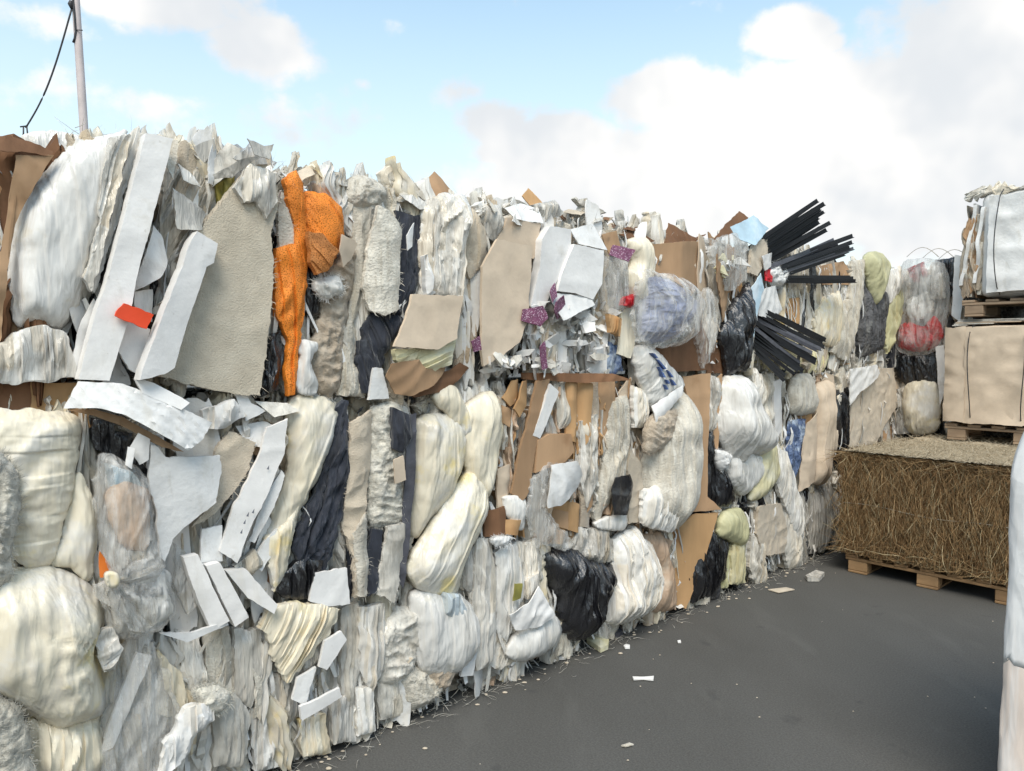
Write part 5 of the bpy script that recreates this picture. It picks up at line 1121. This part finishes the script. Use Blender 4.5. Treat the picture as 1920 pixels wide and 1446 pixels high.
def straw_bale(u0, u1, s0, s1, z0, z1, label, seed, nf):
    root = empty('straw_bale', tuple(RF.P((u0 + u1) / 2, z0, -(s0 + s1) / 2)), label, 'straw bale', 'straw bales under the right hand stack')
    V, F = boxm(RF, u0, u1, z0, z1 - .02, -s1, -(s0 + .02), .03); add_obj('core', V, F, 'hay_core', root, None, False)
    rr = random.Random(seed)
    # slightly lumpy mat on top
    nu, nv = 40, 36; V = []
    for i in range(nu + 1):
        for j in range(nv + 1):
            uu, ss = lerp(u0 - .01, u1 + .01, i / nu), lerp(s0, s1, j / nv)
            hh = .016 * float(fbm(np.array([uu * 9.]), np.array([ss * 9.]), seed, 4)[0]) - (.03 if i in (0, nu) or j in (0, nv) else 0)
            V.append(tuple(RF.P(uu, z1 + hh, -ss)))
    F = [(i * (nv + 1) + j, i * (nv + 1) + j + 1, (i + 1) * (nv + 1) + j + 1, (i + 1) * (nv + 1) + j) for i in range(nu) for j in range(nv)]
    add_obj('top_mat', V, F, 'hay_top', root)
    for mt, fr_, wd in (('hay_dark', .40, .0026), ('hay_mid', .46, .0026), ('hay_light', .12, .0026)):
        sp = []; LL = int(nf * fr_)
        for _ in range(LL):
            face = rr.random()
            if face < .72: p = RF.P(rr.uniform(u0, u1), rr.uniform(z0 + .03, z1), -(s0 + .012 - rr.uniform(0, .03)) ); d_ = Vector((0, 0, rr.choice((-1, 1)))) + RF.U * rr.gauss(0, .12) + RF.N * rr.gauss(-.01, .05)
            elif face < .86: p = RF.P(u0 - rr.uniform(-.01, .02), rr.uniform(z0 + .03, z1), -rr.uniform(s0, s1)); d_ = Vector((0, 0, rr.choice((-1, 1)))) + RF.N * rr.gauss(0, .4) - RF.U * rr.gauss(.1, .2)
            else: p = RF.P(rr.uniform(u0, u1), z0 + abs(rr.gauss(.02, .04)) + (z1 - z0 - .04) * rr.choice((0, 1, 1)), -(s0 - rr.uniform(0, .02))); d_ = RF.U * rr.gauss(0, 1) + Vector((0, 0, rr.gauss(0, .6))) + RF.N * rr.gauss(.03, .12)
            sp.append((p, d_))
        V, F = strands(sp, seed + 5, .10, .30, wd, .07); V = [(x, y, min(max(z, z0 + .004), z1 + .012)) for x, y, z in V]
        o = add_obj('stalks', V, F, mt, root, None, True); o['kind'] = 'stuff'
    sp = []
    for _ in range(int(nf * .4)): sp.append((RF.P(rr.uniform(u0, u1), z1 + .008, -rr.uniform(s0, s1)), RF.U * rr.gauss(0, 1) + RF.N * rr.gauss(0, 1) + Vector((0, 0, rr.uniform(-.02, .12)))))
    V, F = strands(sp, seed + 8, .04, .13, .0022, .2); o = add_obj('top_stalks', V, F, 'hay_top', root, None, True); o['kind'] = 'stuff'
    for zz in (.5,):
        P = [RF.P(lerp(u0, u1, t), lerp(z0, z1, zz) + .012 * math.sin(t * 9) - .02 * t, -(s0 - .022)) for t in np.linspace(0, 1, 24)]
        V, F = tube(P, .0035, 5); add_obj('twine', V, F, 'pale_wire', root)
straw_bale(.33, 1.56, 4.42, 5.62, .15, .95, 'brown straw bale standing on the lowest pallet', 21, 17000)
straw_bale(.33, 1.56, 5.66, 6.90, .0, .95, 'straw bale hidden behind the front one with only its top showing', 22, 1500)

pallet(.60, 5.86, .965, 'wooden pallet under the tan cardboard bale', 'grey_wood')
def soft_box(name, u0, u1, z0, z1, s0, s1, mat, parent, loc=None, bulge=.05, wr=.008, seed=3, n=26, rad=.06):
    """Rounded, bulging pressed block (front, top and sides as one skin)."""
    V, F = [], []; m = n
    def pos(a, b, c):          # unit cube -> rounded block
        x, y, z = a * 2 - 1, b * 2 - 1, c * 2 - 1
        hx, hy, hz_ = (u1 - u0) / 2, (z1 - z0) / 2, (s1 - s0) / 2
        px_, py_, pz_ = x * hx, y * hy, z * hz_
        ix, iy, iz = max(-hx + rad, min(hx - rad, px_)), max(-hy + rad, min(hy - rad, py_)), max(-hz_ + rad, min(hz_ - rad, pz_))
        d = Vector((px_ - ix, py_ - iy, pz_ - iz)); l = d.length
        if l > 1e-6: d = d / l * rad
        q = Vector((ix, iy, iz)) + d
        bl = bulge * (1 - x * x) * (1 - y * y) if abs(z) > .99 else 0
        nn = wr * float(fbm(np.array([(q.x + q.z) * 6 + seed]), np.array([q.y * 6 + q.z * 2]), seed, 3)[0])
        return (u0 + u1) / 2 + q.x + nn, (z0 + z1) / 2 + q.y + nn * .5, -((s0 + s1) / 2 + q.z + (bl + nn) * (1 if z > 0 else -1))
    for face in range(6):
        k0 = len(V); s = face % 2; ax = face // 2
        for i in range(m + 1):
            for j in range(m + 1):
                c = [0, 0, 0]; c[ax] = s; o = [k for k in range(3) if k != ax]; c[o[0]] = i / m; c[o[1]] = j / m
                V.append(tuple(RF.P(*pos(*c))))
        F += [(k0 + i * (m + 1) + j, k0 + (i + 1) * (m + 1) + j, k0 + (i + 1) * (m + 1) + j + 1, k0 + i * (m + 1) + j + 1) for i in range(m) for j in range(m)]
    return add_obj(name, V, F, mat, parent, loc, True)
cb = empty('cardboard_bale', tuple(RF.P(1.15, 1.11, -6.4)), 'tan cardboard bale tied with dark wires on the upper stack', 'bale', 'tied bales on pallets at the right')
soft_box('block', .60, 1.8, 1.112, 1.98, 5.90, 6.85, 'beige_cardboard', cb, bulge=.035, wr=.012)
def wires(root, us, z0, z1, s0, col='wire', bul=.045):
    for u in us:
        P = [RF.P(u + .012 * math.sin(t * 5 + u * 9), lerp(z0, z1, t), -(s0 - bul * max(.0, math.sin(t * math.pi)) ** .35 - .004)) for t in np.linspace(0, 1, 16)]
        P += [RF.P(u, z1 + .008, -(s0 + q)) for q in (.03, .3, .8)]
        V, F = tube(P, .0045, 5); add_obj('tie_wire', V, F, col, root)
def panels(root, spec, s_face):
    for k, (u0, v0, u1, v1, d_, mt, tl) in enumerate(spec):
        patch(RF, [(u0, v0), (u0 + (u1 - u0) * .5, v0 + .008), (u1, v0 + .004), (u1 - .006, (v0 + v1) / 2), (u1 - .004, v1), (u0 + (u1 - u0) * .4, v1 - .012), (u0 + .004, v1 - .004)], 'board', mt, 'panel', d=-s_face + d_, parent=root, ispx=False, wr=.016, wf=4, tilt=tl, bend=.012, rough=.008, th=.01)
panels(cb, [(.585, 1.125, .76, 1.975, .052, 'beige_cardboard', (.12, 0)), (.75, 1.12, 1.20, 1.97, .066, 'beige_cardboard', (.02, .01)), (1.19, 1.13, 1.66, 1.98, .058, 'beige_cardboard', (-.02, 0))], 5.90)
wires(cb, (.80, .84 + .36, 1.5), 1.12, 1.98, 5.90, bul=.125)
for q in range(5):
    V, F = boxm(RF, .62 + .01 * q, .74 + .2 * q, 1.982 + .012 * q, 1.99 + .012 * q, -6.8, -(5.92 + .01 * q), .002); add_obj('top_layer', V, F, ('gray_film', 'dirty_white', 'beige_cardboard')[q % 3], cb, None, False)
pallet(.70, 5.90, 2.06, 'wooden pallet under the white bale at the upper right', 'grey_wood', dep=.95)
wb = empty('white_bale', tuple(RF.P(1.3, 2.21, -6.4)), 'white bale tied with thin wires topping the right stack', 'bale', 'tied bales on pallets at the right')
soft_box('block', .82, 1.95, 2.225, 3.14, 5.92, 6.85, 'white_foam', wb, bulge=.05, wr=.014, rad=.08)
panels(wb, [(.90, 2.26, 1.42, 3.09, .075, 'white_foam', (.02, .01)), (1.40, 2.25, 1.86, 3.10, .068, 'white_foam', (-.03, 0))], 5.92)
wires(wb, (.98, 1.36), 2.24, 3.14, 5.92, bul=.145)
rr3 = random.Random(12)
for q in range(16):
    leaf(RF, rr3.uniform(.70, .84), 2.22 + rr3.uniform(0, .2), rr3.uniform(.4, .72), rr3.gauss(.03, .06), -(5.95 + rr3.uniform(-.05, .08)), rr3.choice(['white_foam', 'offwhite_felt', 'dirty_white', 'cardboard', 'tan_felt']), 'layer_edge', wb, 600 + q, depth=.5, th=rr3.choice((.004, .008, .014)))
for q in range(8):
    ribbon(RF, rr3.uniform(.70, .82), 2.24 + rr3.uniform(0, .3), rr3.uniform(.3, .55), .09, .05, -5.98, .05, rr3.choice(['offwhite_felt', 'dirty_white', 'tan_felt', 'cardboard']), 'pressed_fold', wb, 650 + q, 'felt')
for q in range(7):
    ribbon(RF, .8 + .17 * q, 3.10, .08, .2, .3, -5.97, .05, 'dirty_white', 'top_fold', wb, 680 + q, 'film')

# shrink wrapped pallet load at the right edge of the view
wl = empty('wrapped_load', tuple(RF.P(2.7, 0, -2.0)), 'pallet load in white stretch wrap cut off by the right edge', 'pallet load')
V, F = [], []
def loft(u0, z0, z1, mat, name, seed, drift):
    m, n = 60, 40; V = []
    for i in range(n + 1):
        t = i / n; z = lerp(z0, z1, t)
        for j in range(m):
            a = 6.2832 * j / m; ex = 26.0
            ca, sa = math.cos(a), math.sin(a)
            x = math.copysign(abs(ca) ** (2 / ex), ca) * .52; y = math.copysign(abs(sa) ** (2 / ex), sa) * .52
            k = 1 + .010 * float(fbm(np.array([a * 2.2 + seed]), np.array([z * 7.]), seed, 3)[0]) + drift(z)
            V.append(tuple(RF.P(u0 + .52 + x * k, z + (.05 * float(fbm(np.array([a * 3]), np.array([1.7]), 8, 3)[0]) * (1 - t) if z0 > .3 else 0), -(2.02 + y * k))))
    F = [(i * m + j, i * m + (j + 1) % m, (i + 1) * m + (j + 1) % m, (i + 1) * m + j) for i in range(n) for j in range(m)]
    F.append(tuple(n * m + j for j in range(m))); F.append(tuple(range(m - 1, -1, -1)))
    return add_obj(name, V, F, mat, wl)
loft(2.154, .15, .70, 'wrapped_carton', 'lower_cartons', 4, lambda z: .028 * (.9 - z) )
loft(2.1535, .66, 1.53, 'stretch_wrap', 'upper_wrap', 4, lambda z: .002 + .028 * (.9 - z if z < .9 else 0)  - .9 * max(0, z - 1.30) ** 1.5)
for k in range(3):
    V, F = boxm(RF, 2.2 + .43 * k, 2.34 + .43 * k, .002, .148, -2.5, -1.55, .004); add_obj('pallet_skid', V, F, 'pallet_wood', wl, None, False)

# ------------------------------------------------------------------ pole and cable behind the wall
def atd(px, py, Y):
    r = raydir(px, py); t = Y / r.y; return Vector((r.x * t, Y, CAMH + r.z * t))
p0 = atd(158, 252, 9.0); p1 = atd(142, 0, 9.0); ax = (p1 - p0)
foot = p0 - ax * (p0.z / ax.z); tip = p1 + ax * .4
pole = empty('utility_pole', tuple(foot), 'slim pale pole rising behind the upper left of the wall', 'pole')
V, F = tube([foot.lerp(tip, t) for t in np.linspace(0, 1, 12)], [lerp(.055, .043, t) for t in np.linspace(0, 1, 12)], 14); add_obj('shaft', V, F, 'pole_paint', pole)
c0 = p1 + Vector((-.045, -.03, -.05)); Z_ = lambda px, py: atd(px, py, 8.95)
V, F = tube([Z_(137, -30), Z_(137, 0), Z_(140, 30), Z_(142, 60), Z_(140, 72), Z_(137, 80)], .012, 6); add_obj('cable_clip', V, F, 'wire', pole)
V, F = tube([Z_(134, 2), Z_(132, 8), Z_(135, 17)], [.022, .03, .016], 8); add_obj('insulator', V, F, 'wire', pole)
V, F = tube([Z_(140, 56), Z_(155, 57)], .006, 5); add_obj('band', V, F, 'wire', pole)
a_, b_ = Z_(134, 18), Z_(48, 240); P = [a_.lerp(b_, t) + Vector((0, 0, -.16 * math.sin(t * math.pi))) for t in np.linspace(0, 1, 24)]
V, F = tube(P, .010, 6); cab = add_obj('cable', V, F, 'wire', None, tuple(b_)); tag(cab, 'thin dark cable sagging from the pole to the wall top', 'cable')
for (x, y, x2, y2) in ((38, 238, 52, 236), (44, 238, 42, 262), (50, 236, 51, 262)):
    V, F = tube([Z_(x, y), Z_((x + x2) / 2 + 1, (y + y2) / 2), Z_(x2, y2)], .009, 5); add_obj('bracket', V, F, 'wire', cab)

# ------------------------------------------------------------------ litter on the asphalt
def gp(px, py):
    r = raydir(px, py); t = -CAMH / r.z; return Vector((r.x * t, r.y * t, 0))
def litter(name, s, mat, label, th=.008, z=.006, lift=0, cat='litter'):
    P = [gp(*q) for q in pt(s)]; c = sum(P, Vector()) / len(P)
    n = len(P); V = [(p.x, p.y, z + th + lift * (p - c).length) for p in P] + [(c.x, c.y, z + th * 1.6)] + [(p.x, p.y, z) for p in P]
    F = [(i, (i + 1) % n, n) for i in range(n)] + [((i + 1) % n, i, n + 1 + i, n + 1 + (i + 1) % n) for i in range(n)] + [tuple(n + 1 + i for i in range(n))]
    o = add_obj(name, V, F, mat, None, (c.x, c.y, 0), False); tag(o, label, cat); return o
litter('plastic_piece', '1186,1273 1204,1274 1226,1272 1225,1279 1206,1277 1188,1278', 'white_board', 'thin white plastic piece alone on open asphalt')
litter('foam_disc', '1038,1233 1044,1229 1056,1229 1064,1233 1060,1239 1046,1240', 'white_foam', 'small white oval disc beside the black bag', .015)
litter('foam_block', '1100,1208 1114,1197 1142,1210 1140,1220 1126,1226', 'pale_yellow', 'flat cream foam square on the asphalt by the black bag', .03)
litter('foam_crumb', '1169,1215 1174,1212 1181,1214 1181,1219 1172,1219', 'white_foam', 'round white crumb right of the cream foam square', .01)
litter('foam_crumb', '1270,1205 1276,1204 1277,1208 1271,1208', 'white_foam', 'tiny white crumb farthest out on the asphalt', .008)
litter('plastic_sliver', '1165,1402 1180,1397 1188,1400 1172,1404', 'offwhite_felt', 'thin pale sliver near the bottom edge of the picture', .006)
litter('film_scrap', '1036,1216 1054,1196 1086,1204 1078,1222 1062,1230', 'gray_film', 'grey film scrap spilling from under the black bag', .03, lift=.1)
litter('rubber_sole', '1124,1184 1130,1174 1150,1178 1168,1192 1160,1199 1134,1196', 'grey_plastic', 'ridged grey sole shaped piece by the wall foot', .03)
litter('board_scrap', '862,1272 884,1264 930,1276 926,1288 880,1284', 'peach_film', 'flat pinkish board scrap at the foot of the wall', .02)
litter('board_scrap', '832,1282 852,1270 866,1278 858,1294 838,1300', 'tan_felt', 'torn tan scrap beside the pinkish board scrap', .03)
litter('film_scrap', '900,1262 930,1252 950,1258 944,1272 916,1280', 'gray_film', 'crumpled grey film scrap next to the white ring', .04, lift=.15)
litter('straw_scrap', '1440,1108 1474,1104 1490,1108 1460,1114', 'beige_felt', 'pale flat scrap on the asphalt before the far wall', .006)
litter('film_scrap', '1510,1086 1530,1078 1546,1082 1536,1092 1514,1092', 'gray_film', 'small grey film scrap near the pallet', .01, lift=.2)
c = gp(962, 1278); P = [c + WALL.U * (.028 * math.cos(a)) + Vector((0, 0, .058 + .052 * math.sin(a))) + WALL.N * (.012 * math.sin(a)) for a in np.linspace(0, 6.2832, 25)]
V, F = tube(P, [.007 + .004 * abs(math.sin(a)) for a in np.linspace(0, 6.28, 25)], 6); o = add_obj('plastic_ring', V, F, 'white_board', None, (c.x, c.y, 0)); tag(o, 'white plastic ring standing at the foot of the wall', 'ring')
# crumbs swept along the wall foot, and grit further out
spots = []
rr = random.Random(31)
for _ in range(110):
    u = rr.uniform(-1.3, 5.2); spots.append((u, 0, .02 + abs(rr.gauss(0, .09))))
for _ in range(30): spots.append((rr.uniform(-.6, 5), 0, rr.uniform(.1, 2.0)))
V, F = [], []
for (u, v, d) in spots:
    p = WALL.P(u, 0, d); s = rr.uniform(.002, .010 if d < .3 else .004); k = 5; b0 = len(V); hgt = s * rr.uniform(.2, .8); a0 = rr.uniform(0, 6)
    for z, f in ((.005, 1), (.005 + hgt, .7)):
        for i in range(k): V.append((p.x + s * f * math.cos(a0 + 6.28 * i / k) * 1.5, p.y + s * f * math.sin(a0 + 6.28 * i / k), z))
    F += [tuple(b0 + k + i for i in range(k))] + [(b0 + i, b0 + (i + 1) % k, b0 + k + (i + 1) % k, b0 + k + i) for i in range(k)]
o = add_obj('grit', V, F, 'beige_felt', None, tuple(WALL.P(1, 0, .3)), False); tag(o, 'pale crumbs and grit scattered along the foot of the wall', 'grit', kind='stuff')
sp = [(WALL.P(rr.uniform(-1.2, 5.2), .012, abs(rr.gauss(0, .07))), WALL.U * rr.gauss(0, 1) + WALL.N * rr.gauss(.3, .7) + Vector((0, 0, rr.uniform(0, .5)))) for _ in range(420)]
V, F = strands(sp, 5, .03, .12, .0012, .3); V = [(x, y, max(z, .006)) for x, y, z in V]
o = add_obj('floor_fibres', V, F, 'fibre_grey', None, tuple(WALL.P(1, 0, .1))); tag(o, 'thin loose fibres lying along the foot of the wall', 'fibres', kind='stuff')

for o in bpy.data.objects:
    if '_w' in o: del o['_w']
